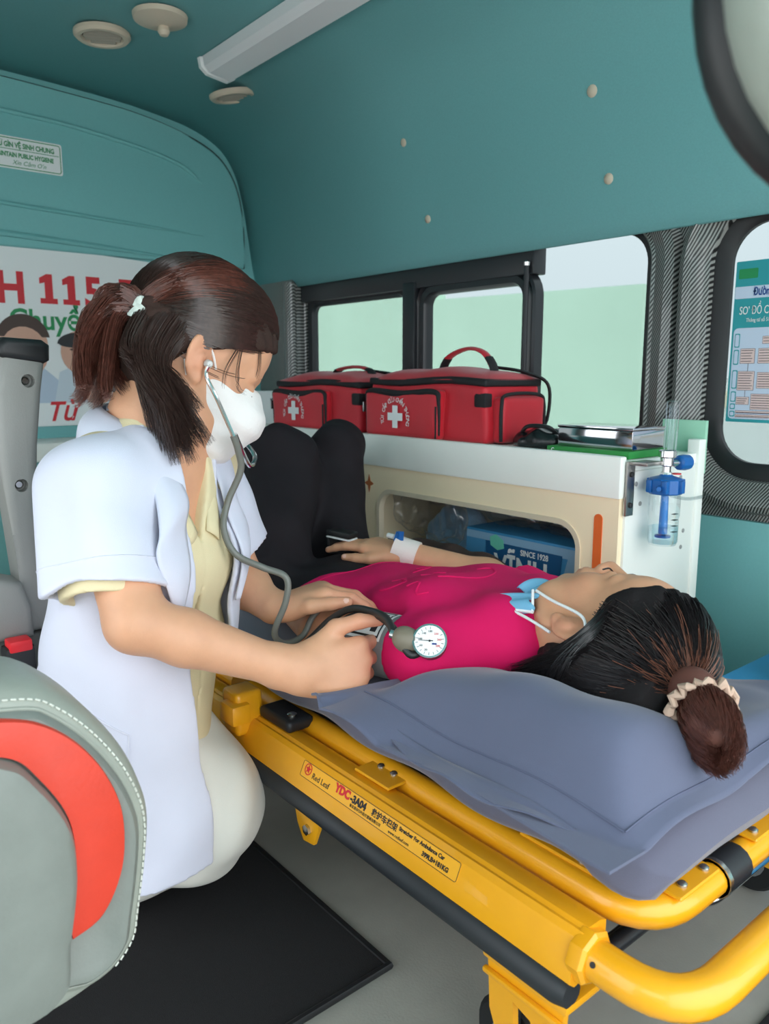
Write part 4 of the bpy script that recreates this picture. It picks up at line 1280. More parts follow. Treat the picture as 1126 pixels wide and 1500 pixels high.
# inner frame that carries the mattress
put('inner_frame', tube(bend([(-1.06, 0.598, 0.282), (-0.342, 0.598, 0.282), (-0.342, 0.995, 0.282), (-1.06, 0.995, 0.282)], 0.062), 0.0165, 16), YELLOW, sr, smooth=30)
put('inner_frame', tube(bend([(-1.10, 0.598, 0.282), (-2.12, 0.598, 0.282), (-2.12, 0.995, 0.282), (-1.10, 0.995, 0.282)], 0.062), 0.0165, 16), YELLOW, sr, smooth=30)
put('grip_sleeve', tube([(-0.342, 0.708, 0.282), (-0.342, 0.755, 0.282)], 0.0195, 14), DARK, sr, 'black grip sleeve')
put('sleeve_ring', lathe([(0.0205, 0), (0.0205, 0.006)], (-0.342, 0.708, 0.282), (0, 1, 0), 14), BOLT, sr)
def tab(x0, x1, y0, y1, z, bolts, rz=0.0):
    c = ((x0 + x1) / 2, (y0 + y1) / 2, z)
    put('tab_plate', box(x0, x1, y0, y1, z - 0.002, z + 0.002, 0.0015, 1, Matrix.Rotation(rz, 3, 'Z')), YELLOW, sr, smooth=False)
    for (bx, by) in bolts:
        put('bolt', lathe([(0.0052, 0), (0.005, 0.002), (0.003, 0.0038), (0.001, 0.004)], (bx, by, z + 0.002), (0, 0, 1), 12), BOLT, sr)
tab(-0.735, -0.668, 0.556, 0.602, 0.2905, [(-0.715, 0.584), (-0.690, 0.584)])
tab(-0.50, -0.405, 0.598, 0.640, 0.2992, [(-0.425, 0.607)])
tab(-0.375, -0.330, 0.628, 0.700, 0.3002, [(-0.341, 0.648), (-0.341, 0.688)])
tab(-0.375, -0.330, 0.775, 0.84, 0.3002, [(-0.341, 0.79)])
# end hinge block and clamp near the woman's knee
put('hinge_block', box(-0.955, -0.875, 0.548, 0.592, 0.286, 0.304, 0.007, 3), DARK, sr, 'black hinge block')
put('hinge_pin', lathe([(0.007, 0), (0.007, 0.003), (0.003, 0.005)], (-0.893, 0.566, 0.304), (0, 0, 1), 12), BOLT, sr)
put('clamp', box(-1.0, -0.955, 0.512, 0.556, 0.262, 0.328, 0.008, 3), YELLOW, sr, 'yellow clamp block')
put('clamp_jaw', box(-0.985, -0.945, 0.50, 0.53, 0.285, 0.315, 0.005, 2), YELLOW, sr)
# brackets under the near rail
def lug(x, y):
    o = prism([(x - 0.030, 0.222), (x + 0.030, 0.222), (x + 0.030, 0.195), (x + 0.018, 0.168), (x - 0.006, 0.164), (x - 0.020, 0.185)], (0, y, 0), (1, 0, 0), (0, 0, 1), 0.006, 0.002, 2)
    put('lug', o, YELLOW, sr, smooth=30)
    put('lug_flange', box(x - 0.032, x + 0.034, y - 0.012, y + 0.022, 0.214, 0.220, 0.002), YELLOW, sr)
    put('bolt', lathe([(0.0075, 0), (0.0075, 0.004), (0.004, 0.005)], (x + 0.006, y - 0.006, 0.186), (0, -1, 0), 6), BOLT, sr, smooth=20)
lug(-0.808, 0.535)
lug(-1.6, 0.535)
# head-end leg: plate with a cut-out, caster
def leg_plate(x, y):
    bm = bmesh.new()
    out = [(x - 0.050, 0.212), (x + 0.045, 0.212), (x + 0.040, 0.15), (x + 0.022, 0.112), (x - 0.030, 0.112), (x - 0.046, 0.15)]
    hole = [(x - 0.016, 0.176), (x + 0.006, 0.170), (x + 0.018, 0.140), (x - 0.014, 0.132)]
    es = []
    for pts in (out, hole):
        vs = [bm.verts.new((a, y, b)) for a, b in pts]
        for i in range(len(vs)): es.append(bm.edges.new((vs[i], vs[(i + 1) % len(vs)])))
    bmesh.ops.triangle_fill(bm, edges=es, use_beauty=True)
    r = bmesh.ops.extrude_face_region(bm, geom=bm.faces[:])
    for g in r['geom']:
        if isinstance(g, bmesh.types.BMVert): g.co.y += 0.008
    put('leg', bm_mesh(bm), YELLOW, sr, smooth=False)
    put('leg_flange', box(x - 0.054, x + 0.050, y - 0.004, y + 0.05, 0.206, 0.215, 0.003), YELLOW, sr)
    put('leg_rib', box(x - 0.052, x + 0.047, y - 0.006, y, 0.190, 0.196, 0.002), YELLOW, sr)
    w = put('caster', lathe([(0.012, -0.013), (0.044, -0.013), (0.049, -0.008), (0.049, 0.008), (0.044, 0.013), (0.012, 0.013)], (x - 0.035, y + 0.034, FZ + 0.0495), (0, 1, 0), 28), mat('tyre', srgb(24, 25, 27), 0.7), sr)
    put('hub', lathe([(0.026, -0.0145), (0.026, 0.0145)], (x - 0.035, y + 0.034, FZ + 0.0495), (0, 1, 0), 18), mat('hub_grey', srgb(120, 122, 124), 0.4), w)
    put('caster_fork', box(x - 0.045, x - 0.020, y + 0.014, y + 0.019, FZ + 0.045, 0.21, 0.002), DARK, sr)
for x in (-0.425, -1.95):
    for y in (0.526, 1.03):
        leg_plate(x, y)
# chrome and black linkages under the deck
put('chrome_bar', tube(bend([(-0.60, 0.66, 0.105), (-0.555, 0.655, 0.165), (-0.40, 0.83, 0.165), (-0.40, 0.98, 0.165)], 0.02), 0.0065, 10), CHROME, sr)
put('cross_tube', tube([(-0.43, 0.56, 0.17), (-0.43, 1.04, 0.17)], 0.011, 12), DARK, sr)
put('cross_tube', tube([(-0.39, 0.56, 0.225), (-0.39, 1.04, 0.225)], 0.009, 12), DARK, sr)
put('link_bar', tube([(-0.43, 0.66, 0.17), (-1.20, 0.66, 0.145)], 0.009, 10), CHROME, sr)
put('link_bar', tube([(-0.43, 0.95, 0.17), (-1.20, 0.95, 0.145)], 0.009, 10), CHROME, sr)
put('cross_tube', tube([(-1.2, 0.56, 0.145), (-1.2, 1.04, 0.145)], 0.011, 12), DARK, sr)
put('deck', box(-2.06, -0.43, 0.612, 0.985, 0.286, 0.300, 0.004), mat('deck_black', srgb(30, 31, 34), 0.6), sr)
# rail sticker: frame, maple leaf roundel, lettering
RV = Vector((1, 0, 0)); NV = Vector((0, -0.945, 0.326)); UVv = Vector((0, 0.326, 0.945)).normalized()
so = Vector((0, 0.5285, 0.2520))          # a point on the sloping outer face
SY = mat('sticker_yellow', srgb(246, 178, 44), 0.35)
NV = RV.cross(UVv)
def sp(a, b, h=0.0006): return Vector((a, 0, 0)) + Vector((0, so.y, so.z)) + UVv * b + NV * h
def sticker_face():
    # the outer face runs from (y .525,z .262) down to (.522,.242); find its own frame
    pass
p_hi, p_lo = Vector((0, 0.534, 0.281)), Vector((0, 0.525, 0.262))
UVv = (p_hi - p_lo).normalized(); NV = RV.cross(UVv)
if NV.y > 0: NV = -NV
so = p_lo
put('sticker', prism(rrect(-0.812, -0.520, -0.0005, 0.0205, 0.002, 3), so + NV * 0.0002, RV, UVv, 0.0005), SY, sr, smooth=False)
put('sticker_border', ring_loft(-0.811, -0.521, 0.0003, 0.0197, 0.002, [(0, 0), (0.0006, 0), (0.0006, 0.0002), (0, 0.0002)], so + NV * 0.0008, RV, UVv, 3, True), INK, sr, smooth=False)
q0 = so + NV * 0.0009
put('leaf_roundel', ring([(0.0062, 0), (0.0062, 0.0003), (0.0075, 0.0003), (0.0075, 0)], q0 + RV * -0.798 + UVv * 0.012, NV, 20), RED, sr, smooth=False)
leaf = []
for k in range(10):
    rr = 0.0058 if k % 2 == 0 else 0.0026
    an = math.pi / 2 + k * math.pi / 5
    leaf.append((-0.798 + rr * math.cos(an), 0.012 + rr * math.sin(an)))
put('leaf_mark', prism(leaf, q0, RV, UVv, 0.0003), RED, sr, smooth=False)
text('Red Leaf', 0.0105, q0 + RV * -0.787 + UVv * 0.0045, RV, UVv, INK, sr, 0.0)
text('YDC', 0.0140, q0 + RV * -0.738 + UVv * 0.0085, RV, UVv, RED, sr, 0.0008)
text('-3A04', 0.0120, q0 + RV * -0.707 + UVv * 0.0085, RV, UVv, INK, sr, 0.0006)
text('救护车担架', 0.0092, q0 + RV * -0.666 + UVv * 0.0095, RV, UVv, INK, sr, 0.0002)
text('Stretcher For Ambulance Car', 0.0062, q0 + RV * -0.617 + UVv * 0.0125, RV, UVv, INK, sr, 0.0002, xs=0.98)
text('张家港市红叶医疗器械有限公司', 0.0042, q0 + RV * -0.705 + UVv * 0.0030, RV, UVv, INK, sr, 0.0)
text('www.redleaf.com', 0.0050, q0 + RV * -0.632 + UVv * 0.0030, RV, UVv, INK, sr, 0.0)
text('399LB+181KG', 0.0068, q0 + RV * -0.575 + UVv * 0.0035, RV, UVv, INK, sr, 0.0003)

# ---- mattress
SHEET = mat('slate_cotton', srgb(92, 93, 112), 0.8, bump=0.15, bscale=900, var=0.03, vscale=20, sheen=0.25)
def mattress_fn(u, v):
    # closed loop over the long section: u round the cross-section in y-z, v along x
    x = -2.02 + 1.695 * v
    e = min(1.0, (1.0 - v) / 0.03) if v > 0.97 else (min(1.0, v / 0.03))
    e = math.sqrt(max(0.0, 1 - (1 - e) ** 2))
    th = u * 2 * math.pi
    sg = lambda t, k: math.copysign(abs(t) ** k, t)
    hw = 0.222
    y = 0.797 + (hw - 0.03 * (1 - e)) * sg(math.cos(th), 0.34)
    z = 0.342 + 0.0345 * e * sg(math.sin(th), 0.5)
    # loose skirt of the sheet along the near bottom edge, little ripples
    if z < 0.335 and y < 0.600:
        z += -0.006 * (1 + math.sin(x * 23 + 1.0) * math.sin(x * 9.0))
        y += -0.004 * math.sin(x * 31)
    z += 0.0035 * math.sin(x * 14 + y * 9) * math.sin(y * 20)
    if v > 0.955:  # far head corner dips a little
        z -= 0.004
    return (x, y, z)
ms = thing('mattress', 'slate blue sheeted mattress on the yellow stretcher', 'mattress', (-1.2, 0.8, 0.302))
put('mattress_body', grid_mesh(mattress_fn, 80, 150, True), SHEET, ms, smooth=60)

# ================================================================== PEOPLE
class Trunc:     # a shape cut off by planes (point, outward normal)
    def __init__(s, q, cuts, k=0.02, op='+'):
        s.q, s.cuts, s.k, s.op = q, [(np.array(o, float), unit(n)) for o, n in cuts], k, op
    def d(s, p):
        d = s.q.d(p)
        for o, n in s.cuts: d = np.maximum(d, (p - o) @ n)
        return d

SKIN = mat('skin', srgb(222, 178, 150), 0.5, sss=0.12, attr='Col', bump=0.06, bscale=500, var=0.03, vscale=60)
def lin(r, g, b): return np.array(srgb(r, g, b)[:3])
SK_BASE, SK_RED, SK_LIP = lin(216, 162, 128), lin(208, 132, 106), lin(196, 116, 106)

class Head:
    def __init__(s, o, f, u, sc):
        s.o = np.array(o, float); s.sc = sc
        s.f = unit(f); uu = np.array(u, float); s.u = unit(uu - s.f * (uu @ s.f)); s.l = np.cross(s.u, s.f)
        s.M = np.stack([s.f, s.l, s.u])
    def w(s, a, b, c): return s.o + s.sc * (a * s.f + b * s.l + c * s.u)
    def loc(s, p): return (p - s.o) @ s.M.T / s.sc
    def E(s, c, r, k=0.02, op='+', rot=None):
        M = s.M if rot is None else rot @ s.M
        return Ell(s.w(*c), np.array(r) * s.sc, M, k * s.sc, op)
    def C(s, a, b, ra, rb, k=0.01, op='+'): return Cone(s.w(*a), s.w(*b), ra * s.sc, rb * s.sc, k * s.sc, op)
    def prims(s):
        P = [s.E((-.012, 0, .045), (.097, .074, .086)), s.E((.030, 0, -.020), (.056, .058, .082), .035), s.E((.045, 0, -.066), (.040, .046, .030), .03),
             s.E((.052, 0, .052), (.040, .058, .042), .03), s.E((.072, 0, -.086), (.018, .020, .014), .022)]
        for e in (-1, 1):
            P += [s.E((.055, e * .036, -.022), (.028, .024, .030), .02), s.C((.086, e * .012, .024), (.074, e * .046, .023), .009, .008, .012),
                  s.C((-.005, e * .058, -.045), (.035, e * .045, -.075), .018, .018, .03)]
        for e in (-1, 1):
            P += [s.E((.101, e * .031, .004), (.018, .018, .012), .014, '-'), s.E((.078, e * .031, .003), (.0135, .015, .0115), .006)]
        P += [s.C((.086, 0, .016), (.108, 0, -.028), .0075, .0115, .012)]
        for e in (-1, 1):
            P += [s.E((.100, e * .0115, -.034), (.010, .0075, .0075), .008)]
        P += [s.E((.090, 0, -.052), (.012, .026, .012), .012), s.E((.0955, 0, -.0545), (.0075, .022, .0055), .005), s.E((.0935, 0, -.0655), (.0085, .019, .0062), .005),
              s.E((.103, 0, -.0600), (.006, .024, .0014), .003, '-')]
        for e in (-1, 1):
            ca, sa = math.cos(0.28), math.sin(0.28)
            rot = np.array([[ca, 0, sa], [0, 1, 0], [-sa, 0, ca]])
            yw = np.array([[math.cos(0.45), -e * math.sin(0.45), 0], [e * math.sin(0.45), math.cos(0.45), 0], [0, 0, 1]])
            R_ = rot @ yw
            P += [s.E((-.012, e * .079, .002), (.019, .0065, .031), .008, rot=R_), s.E((-.008, e * .0875, .004), (.0125, .006, .021), .005, '-', rot=R_),
                  s.E((-.006, e * .0835, -.004), (.008, .004, .013), .006, rot=R_), s.E((.000, e * .0875, -.002), (.004, .005, .006), .003, '-', rot=R_),
                  s.E((.001, e * .077, -.024), (.0075, .0055, .009), .006)]
        return P
    def colours(s, V, base):
        L = s.loc(V)
        col = base.copy()
        def blend(m, c): 
            col[:] = col * (1 - m[:, None]) + c * m[:, None]
        g = lambda c, r: np.exp(-(((L - np.array(c)) / np.array(r)) ** 2).sum(1))
        for e in (-1, 1):
            blend(0.45 * g((-.01, e * .085, 0), (.025, .014, .034)), SK_RED)
            blend(0.35 * g((.065, e * .045, -.025), (.03, .025, .025)), SK_RED)
        blend(0.3 * g((.11, 0, -.03), (.015, .015, .014)), SK_RED)
        blend(np.clip(1.3 * g((.098, 0, -.060), (.012, .022, .0085)), 0, 0.85), SK_LIP)
        return col

def hand(W, F, N, side, curls, sc=1.0, thumb=None, spread=0.06, fan=None):
    """W wrist, F towards the middle knuckle, N out of the palm; side 'R'/'L'"""
    W = np.array(W, float); F = unit(F); N = np.array(N, float); N = unit(N - F * (N @ F))
    T = np.cross(F, N) if side == 'R' else np.cross(N, F)
    P = [Slab(W + F * .008 * sc, W + F * .080 * sc, T, (.025 * sc, .015 * sc), (.038 * sc, .0125 * sc), .02),
         Ell(W + (F * .035 + T * .022 + N * .010) * sc, np.array((.030, .014, .014)) * sc, np.stack([F, T, N]), .015),
         Ell(W + (F * .040 - T * .022 + N * .008) * sc, np.array((.032, .012, .012)) * sc, np.stack([F, T, N]), .015)]
    base = [(.086, .0290), (.090, .0098), (.086, -.0098), (.078, -.0275)]
    lens = [(.040, .025, .020), (.044, .028, .021), (.041, .026, .020), (.031, .020, .018)]
    rad = [(.0098, .0088, .0080, .0068), (.0100, .0090, .0082, .0069), (.0095, .0086, .0078, .0066), (.0084, .0076, .0070, .0060)]
    nails = []
    for i in range(4):
        a, t = base[i]
        p = W + (F * a + T * t) * sc
        P.append(Cone(p - F * .05 * sc - T * t * .3 * sc, p, .0085 * sc, rad[i][0] * 1.06 * sc, .01))
        ang = 0.0
        sp_ = spread * (1.5 - i)
        F2 = unit(F * math.cos(sp_) + T * math.sin(sp_))
        T2 = unit(T * math.cos(sp_) - F * math.sin(sp_))
        for j in range(3):
            ang += math.radians(curls[i][j])
            dr = F2 * math.cos(ang) + N * math.sin(ang)
            q = p + dr * lens[i][j] * sc
            P.append(Cone(p, q, rad[i][j] * sc, rad[i][j + 1] * sc, .0035))
            p = q
        nails.append((p - dr * .004 * sc + (-N * math.cos(ang) + F2 * math.sin(ang)) * .0052 * sc, dr, (-N * math.cos(ang) + F2 * math.sin(ang))))
    tb = thumb or ((.75, .60, .25), (.92, .20, .35), (.95, .0, .40))
    p = W + (F * .022 + T * .022 + N * .006) * sc
    tl = (.044, .031, .026); tr = (.0135, .0112, .0100, .0078)
    for j in range(3):
        dr = unit(F * tb[j][0] + T * tb[j][1] + N * tb[j][2])
        q = p + dr * tl[j] * sc
        P.append(Cone(p, q, tr[j] * sc, tr[j + 1] * sc, .010 if j == 0 else .004))
        p = q
    tn = unit(np.cross(dr, np.cross(-N * 0.5 + T * 0.7, dr)))
    nails.append((p - dr * .004 * sc + tn * .0062 * sc, dr, tn))
    return P, nails

NAIL = mat('finger_nail', srgb(236, 190, 172), 0.25)
def nail_meshes(nails, parent, sc=1.0):
    for c, d, n in nails:
        d = unit(d); n = unit(np.array(n) - d * (np.array(n) @ d)); t = np.cross(d, n)
        def fn(u, v):
            a, b = u * 2 - 1, v * 2 - 1
            k = math.sqrt(max(0, 1 - 0.5 * b * b)) if b > 0 else 1
            return c + t * a * .0048 * sc * k + d * b * .0058 * sc + n * (.0020 * (1 - a * a) - .0006 * b * b) * sc
        put('fingernail', grid_mesh(fn, 6, 6), NAIL, parent)

def flow_strands(n, fn, m=14, seed=1):
    g = np.random.default_rng(seed)
    return np.array([fn(g, np.linspace(0, 1, m)) for _ in range(n)])

def bundle(ctrl, r0, r1, n, seed, m=16, wave=0.002, flare=0.0, flat=None):
    """a lock of hair: strands around a smooth guide, cross-section from r0 to r1"""
    g = np.random.default_rng(seed)
    G = catmull(ctrl, 8)
    s = np.linspace(0, 1, len(G)); t = np.linspace(0, 1, m)
    P = np.stack([np.interp(t, s, G[:, i]) for i in range(3)], 1)
    T = np.gradient(P, axis=0); T /= np.linalg.norm(T, axis=1)[:, None]
    ref = np.array([0.2, -0.3, 0.93])
    u = np.cross(T, ref); u /= np.linalg.norm(u, axis=1)[:, None] + 1e-9
    w = np.cross(T, u)
    out = []
    for _ in range(n):
        a = g.uniform(0, 6.283); rr = math.sqrt(g.uniform(0, 1))
        R = r0 + (r1 - r0) * t
        L = g.uniform(0.82, 1.04)
        tt = np.clip(t * L, 0, 1)
        Q = np.stack([np.interp(tt, t, P[:, i]) for i in range(3)], 1)
        wv = wave * np.sin(t * g.uniform(4, 10) + g.uniform(0, 6)) * t
        ca, sa = math.cos(a), math.sin(a)
        fx, fy = flat or (1, 1)
        out.append(Q + u * ((rr * ca * R * fx + wv)[:, None]) + w * ((rr * sa * R * fy + wv * .6)[:, None]))
    return np.array(out)

def skull_strands(H, c, r, roots, tie, n, seed, off=(0.0, 0.006), m=16, end=1.0, jit=0.10, tjit=0.04, inside=None):
    g = np.random.default_rng(seed)
    c, r = np.array(c), np.array(r)
    out = []
    for k in range(n):
        a = np.array(roots[g.integers(len(roots))]) + g.normal(size=3) * jit
        a = unit(a)
        if inside is not None and inside((H.o + H.sc * ((c + a * r) @ H.M))[None, :])[0] > -0.002: continue
        b = unit(np.array(tie) + g.normal(size=3) * tjit)
        om = math.acos(np.clip(a @ b, -1, 1))
        t = np.linspace(0, end, m)
        D = (np.sin((1 - t) * om)[:, None] * a + np.sin(t * om)[:, None] * b) / (math.sin(om) + 1e-6)
        o = g.uniform(*off)
        q = c + D * (r + o + 0.002 * np.sin(t * g.uniform(3, 9) + g.uniform(0, 6))[:, None] * t[:, None])
        out.append(H.o + H.sc * (q @ H.M))
    return np.array(out)

HAIRBLK = mat('hair_black', srgb(30, 27, 28), 0.34, var=0.3, vscale=200, spec=0.7)
HAIRBASE = mat('hair_base', srgb(60, 44, 39), 0.7, bump=0.3, bscale=300, spec=0.15)
HAIRBASEK = mat('hair_base_black', srgb(30, 27, 28), 0.7, bump=0.3, bscale=300, spec=0.15)
HAIRDK = mat('hair_dark_brown', srgb(60, 44, 39), 0.36, var=0.3, vscale=200, spec=0.7)
HAIRAUB = mat('hair_auburn', srgb(96, 56, 46), 0.38, var=0.35, vscale=160, spec=0.6)
HAIRBRN = mat('hair_faded_brown', srgb(112, 72, 56), 0.4, var=0.35, vscale=160, spec=0.6)

# ------------------------------------------------------------------ the kneeling woman (doctor)
_hy = math.radians(27); _hp = math.radians(32)
_hf = np.array((.636, .772, 0)) * math.cos(_hy) + np.array((-.772, .636, 0)) * math.sin(_hy)
HD = Head((-0.943, 0.458, 0.797), _hf * math.cos(_hp) - np.array((0, 0, math.sin(_hp))), _hf * math.sin(_hp) + np.array((0, 0, math.cos(_hp))), 0.90)
g2 = unit((0.90, 0.43, 0)); s2 = unit((0.43, -0.90, 0))       # where her chest faces; her right side
PEL, WST, CHE, SHO = (np.array(q) for q in ((-0.978, 0.366, 0.26), (-0.974, 0.382, 0.42), (-0.968, 0.398, 0.56), (-0.962, 0.405, 0.650)))
NEK = np.array((-0.958, 0.412, 0.705))
RSH = np.array((-0.925, 0.330, 0.655)); REL = np.array((-0.828, 0.322, 0.508)); RWR = np.array((-0.774, 0.495, 0.424))
LSH = np.array((-1.010, 0.490, 0.655)); LEL = np.array((-1.005, 0.545, 0.490)); LWR = np.array((-0.918, 0.553, 0.459))
hR, nailR = hand(RWR, (0.44, 0.90, -0.04), (-0.86, 0.42, -0.28), 'R', [(58, 52, 30), (64, 56, 30), (68, 58, 32), (72, 58, 32)], 0.98,
                 thumb=((.74, .66, .02), (.97, .24, -.10), (1.0, .02, -.10)))
hL, nailL = hand(LWR, (0.50, 0.80, 0.30), (0.10, 0.05, -1.0), 'L', [(27, 24, 14), (30, 25, 14), (33, 26, 14), (36, 26, 14)], 0.90,
                 thumb=((.80, .50, .02), (.93, .16, .16), (.95, .05, .20)))
torso_core = [Slab(PEL, WST, s2, (.108, .082), (.094, .072), .04), Slab(WST, CHE, s2, (.094, .072), (.104, .074), .04), Slab(CHE, SHO, s2, (.104, .074), (.086, .044), .05),
              Cone(SHO, RSH, .046, .040, .04), Cone(SHO, LSH, .046, .040, .04)]
doc_prims = HD.prims() + [Cone(HD.w(-.03, 0, -.03), NEK, .050, .052, .03), Cone(NEK, SHO, .055, .06, .04)] + torso_core + [
    Cone(RSH, REL, .042, .034, .03), Cone(REL, REL + (RWR - REL) * .3, .032, .032, .012), Cone(REL + (RWR - REL) * .3, RWR, .032, .0215, .01), Slab(RWR - unit(RWR - REL) * .02, RWR + np.array((.008, .02, 0)), (0, 0, 1), (.024, .018), (.022, .016), .02),
    Cone(LSH, LEL, .044, .036, .03), Cone(LEL, LEL + (LWR - LEL) * .35, .032, .032, .012), Cone(LEL + (LWR - LEL) * .35, LWR, .032, .0215, .01)] + hR + hL
me, V = sdf_mesh(doc_prims, (-1.14, 0.22, 0.12), (-0.66, 0.70, 0.94), 0.0027)
col = np.tile(SK_BASE, (len(V), 1))
col = HD.colours(V, col)
for w_, f_ in ((RWR, (0.32, 0.93, -0.1)), (LWR, (0.5, 0.8, 0.3))):
    m_ = np.clip(((V - w_) @ unit(f_) - 0.06) / 0.06, 0, 1) * (np.linalg.norm(V - w_, axis=1) < 0.2)
    col = col * (1 - 0.4 * m_[:, None]) + SK_RED * 0.4 * m_[:, None]
paint(me, col)
doc = put('person', me, SKIN, None, smooth=80)
tag(doc, 'woman in a white coat and face mask kneeling beside the stretcher', 'person')
nail_meshes(nailR, doc, 0.98); nail_meshes(nailL, doc, 0.9)

# shirt
CREAMSH = mat('cream_cotton', srgb(226, 212, 172), 0.8, bump=0.15, bscale=700, var=0.03, vscale=25)
def torso(gr, k=0.05):
    return [Slab(PEL, WST, s2, (.110 + gr, .085 + gr), (.096 + gr, .076 + gr), k), Slab(WST, CHE, s2, (.096 + gr, .076 + gr), (.106 + gr, .078 + gr), k),
            Slab(CHE, SHO, s2, (.106 + gr, .078 + gr), (.088 + gr, .046 + gr), k), Cone(SHO, RSH, .048 + gr, .042 + gr, k), Cone(SHO, LSH, .048 + gr, .042 + gr, k)]
fdoc = lambda p: folds(p, [((0.3, 0.2, 1), 46, 0.3, .0018), ((1, .4, .5), 62, 1.7, .0014), ((-.5, .8, .6), 38, 2.9, .0016)])
def vneck(p):       # wedge open at the throat, closing at the second button
    q = p - SHO
    a = q @ s2; fz = q @ g2; z = p[:, 2]
    half = np.clip((z - 0.575) * 0.34, 0, 0.030)
    return np.where(fz > 0.0, np.abs(a - 0.012) - half, 0.2)
RHEM = np.array((-0.872, 0.310, 0.536)); rdir = unit(RHEM - RSH); LHEM = LSH + (LEL - LSH) * 0.72; ldir = unit(LEL - LSH)
sl2 = RHEM + rdir * 0.007
shirt = torso(.010) + [Cone(NEK + np.array((0, 0, -.01)), SHO, .060, .07, .03), Trunc(Cone(RSH, RHEM + rdir * .04, .046, .0535), [(sl2, rdir)], .01), Trunc(Cone(LSH, LHEM + ldir * .04, .050, .052), [(LHEM, ldir)], .02),
        Trunc(Cone(NEK, HD.w(-.03, 0, -.05), .058, .052), [(NEK + np.array((-0.01, -.01, .012)), (-.25, -.1, 1))], .01),
        Fn(vneck, .004), Cone(RHEM - rdir * .04, RHEM + rdir * .08, .043, .049, 0.0, '-'), Half((0, 0, 0.255), (0, 0, -1), 0.0)]
me, V = sdf_mesh(shirt, (-1.16, 0.20, 0.24), (-0.76, 0.64, 0.76), 0.0032, disp=fdoc)
put('shirt', me, CREAMSH, doc, 'cream buttoned shirt', smooth=80)
def chest_pt(z, a, gr):
    """point on the front of the torso at height z, offset a along her right side"""
    zs = [PEL[2], WST[2], CHE[2], SHO[2]]; C3 = np.stack([PEL, WST, CHE, SHO])
    dep = [.085, .076, .078, .046]; wid = [.110, .096, .106, .088]
    c = np.array([np.interp(z, zs, C3[:, i]) for i in range(3)]); c[2] = z
    d_, w_ = np.interp(z, zs, dep) + gr, np.interp(z, zs, wid) + gr
    return c + s2 * a + g2 * d_ * math.sqrt(max(0.0, 1 - (a / w_) ** 2))
# shirt collar leaves, placket and buttons
def leaf(pts, nm, m, parent, th=0.0022):
    o = put(nm, mesh(nm, pts, [tuple(range(len(pts)))]), m, parent, smooth=False)
    solid(o, th); return o
for sgn in (1, -1):
    a0 = chest_pt(0.642, 0.010 + sgn * .028, .030); a1 = chest_pt(0.590, 0.010 + sgn * .008, .026); a2 = chest_pt(0.574, 0.010 + sgn * .030, .026); a3 = chest_pt(0.636, 0.010 + sgn * .056, .030)
    b0 = NEK + g2 * .030 + s2 * sgn * .048 + np.array((0, 0, .010)); b1 = NEK + g2 * .020 + s2 * sgn * .064 + np.array((0, 0, -.006))
    def cl(u, v, A=(b0, a0, a1), B=(b1, a3, a2)):
        def q(P, t): return (1 - t) ** 2 * P[0] + 2 * t * (1 - t) * P[1] + t * t * P[2]
        return q(A, u) * (1 - v) + q(B, u) * v + g2 * 0.004 * math.sin(math.pi * v)
    o = put('shirt_collar', grid_mesh(cl, 12, 6), CREAMSH, doc, smooth=80); solid(o, .002)
for k, z in enumerate((0.525, 0.462, 0.40, 0.34)):
    c = chest_pt(z, 0.008, .0155)
    bt = put('shirt_button', lathe([(.0048, -.001), (.005, .0012), (.0038, .002), (.0036, .0014), (.0005, .0013)], c, g2, 14), mat('button_cream', srgb(232, 222, 190), 0.35), doc)
pl = [chest_pt(z, 0.020, .0135) for z in np.linspace(0.28, 0.572, 20)]
put('shirt_placket', tube(pl, .0016, 5), CREAMSH, doc)

# white coat
COAT = mat('coat_white', srgb(214, 216, 232), 0.75, bump=0.12, bscale=800, var=0.015, vscale=20, sheen=0.15)
SKT = np.array((-0.945, 0.372, 0.105))
fcoat = lambda p: folds(p, [((0.25, 0.1, 1), 30, 0.9, .0036), ((1, .2, .55), 44, 0.4, .0036), ((-.6, .7, .8), 33, 2.2, .0038), ((.9, .5, .05), 52, 1.0, .0034)])
def near_edge(z): return np.interp(z, [0.10, 0.22, 0.36, 0.48, 0.56, 0.62, 0.70], [.045, .046, .044, .046, .044, .038, .032])
def far_edge(z): return np.interp(z, [0.10, 0.30, 0.45, 0.56, 0.62, 0.70], [-.30, -.16, -.042, -.034, -.032, -.036])
def front_gap(p):
    q = p - SHO
    a = q @ s2; fz = (p - CHE) @ g2; z = p[:, 2]
    n_, f_ = near_edge(z), far_edge(z)
    return np.where(fz > 0.0, np.abs(a - (n_ + f_) / 2) - (n_ - f_) / 2, 0.3)
gr = .019
def coat_solid(e):
    return torso(gr - e, .045) + [Slab(WST, SKT, s2, (.116 - e, .097 - e), (.150 - e, .125 - e), .05), Cone(NEK + np.array((-.008, -.004, -.025)), SHO, .062 - e, .07 - e, .04)]
def coat_sleeves(e, x):
    return [Trunc(Cone(RSH + np.array((-.007, -.010, -.002)), RHEM + rdir * .05 + np.array((.002, .002, 0)), .061 - e, .071 - e), [(RHEM + rdir * x, rdir)], .035), Trunc(Cone(LSH, LHEM + ldir * .05, .056 - e, .062 - e), [(LHEM + ldir * x, ldir)], .03)]
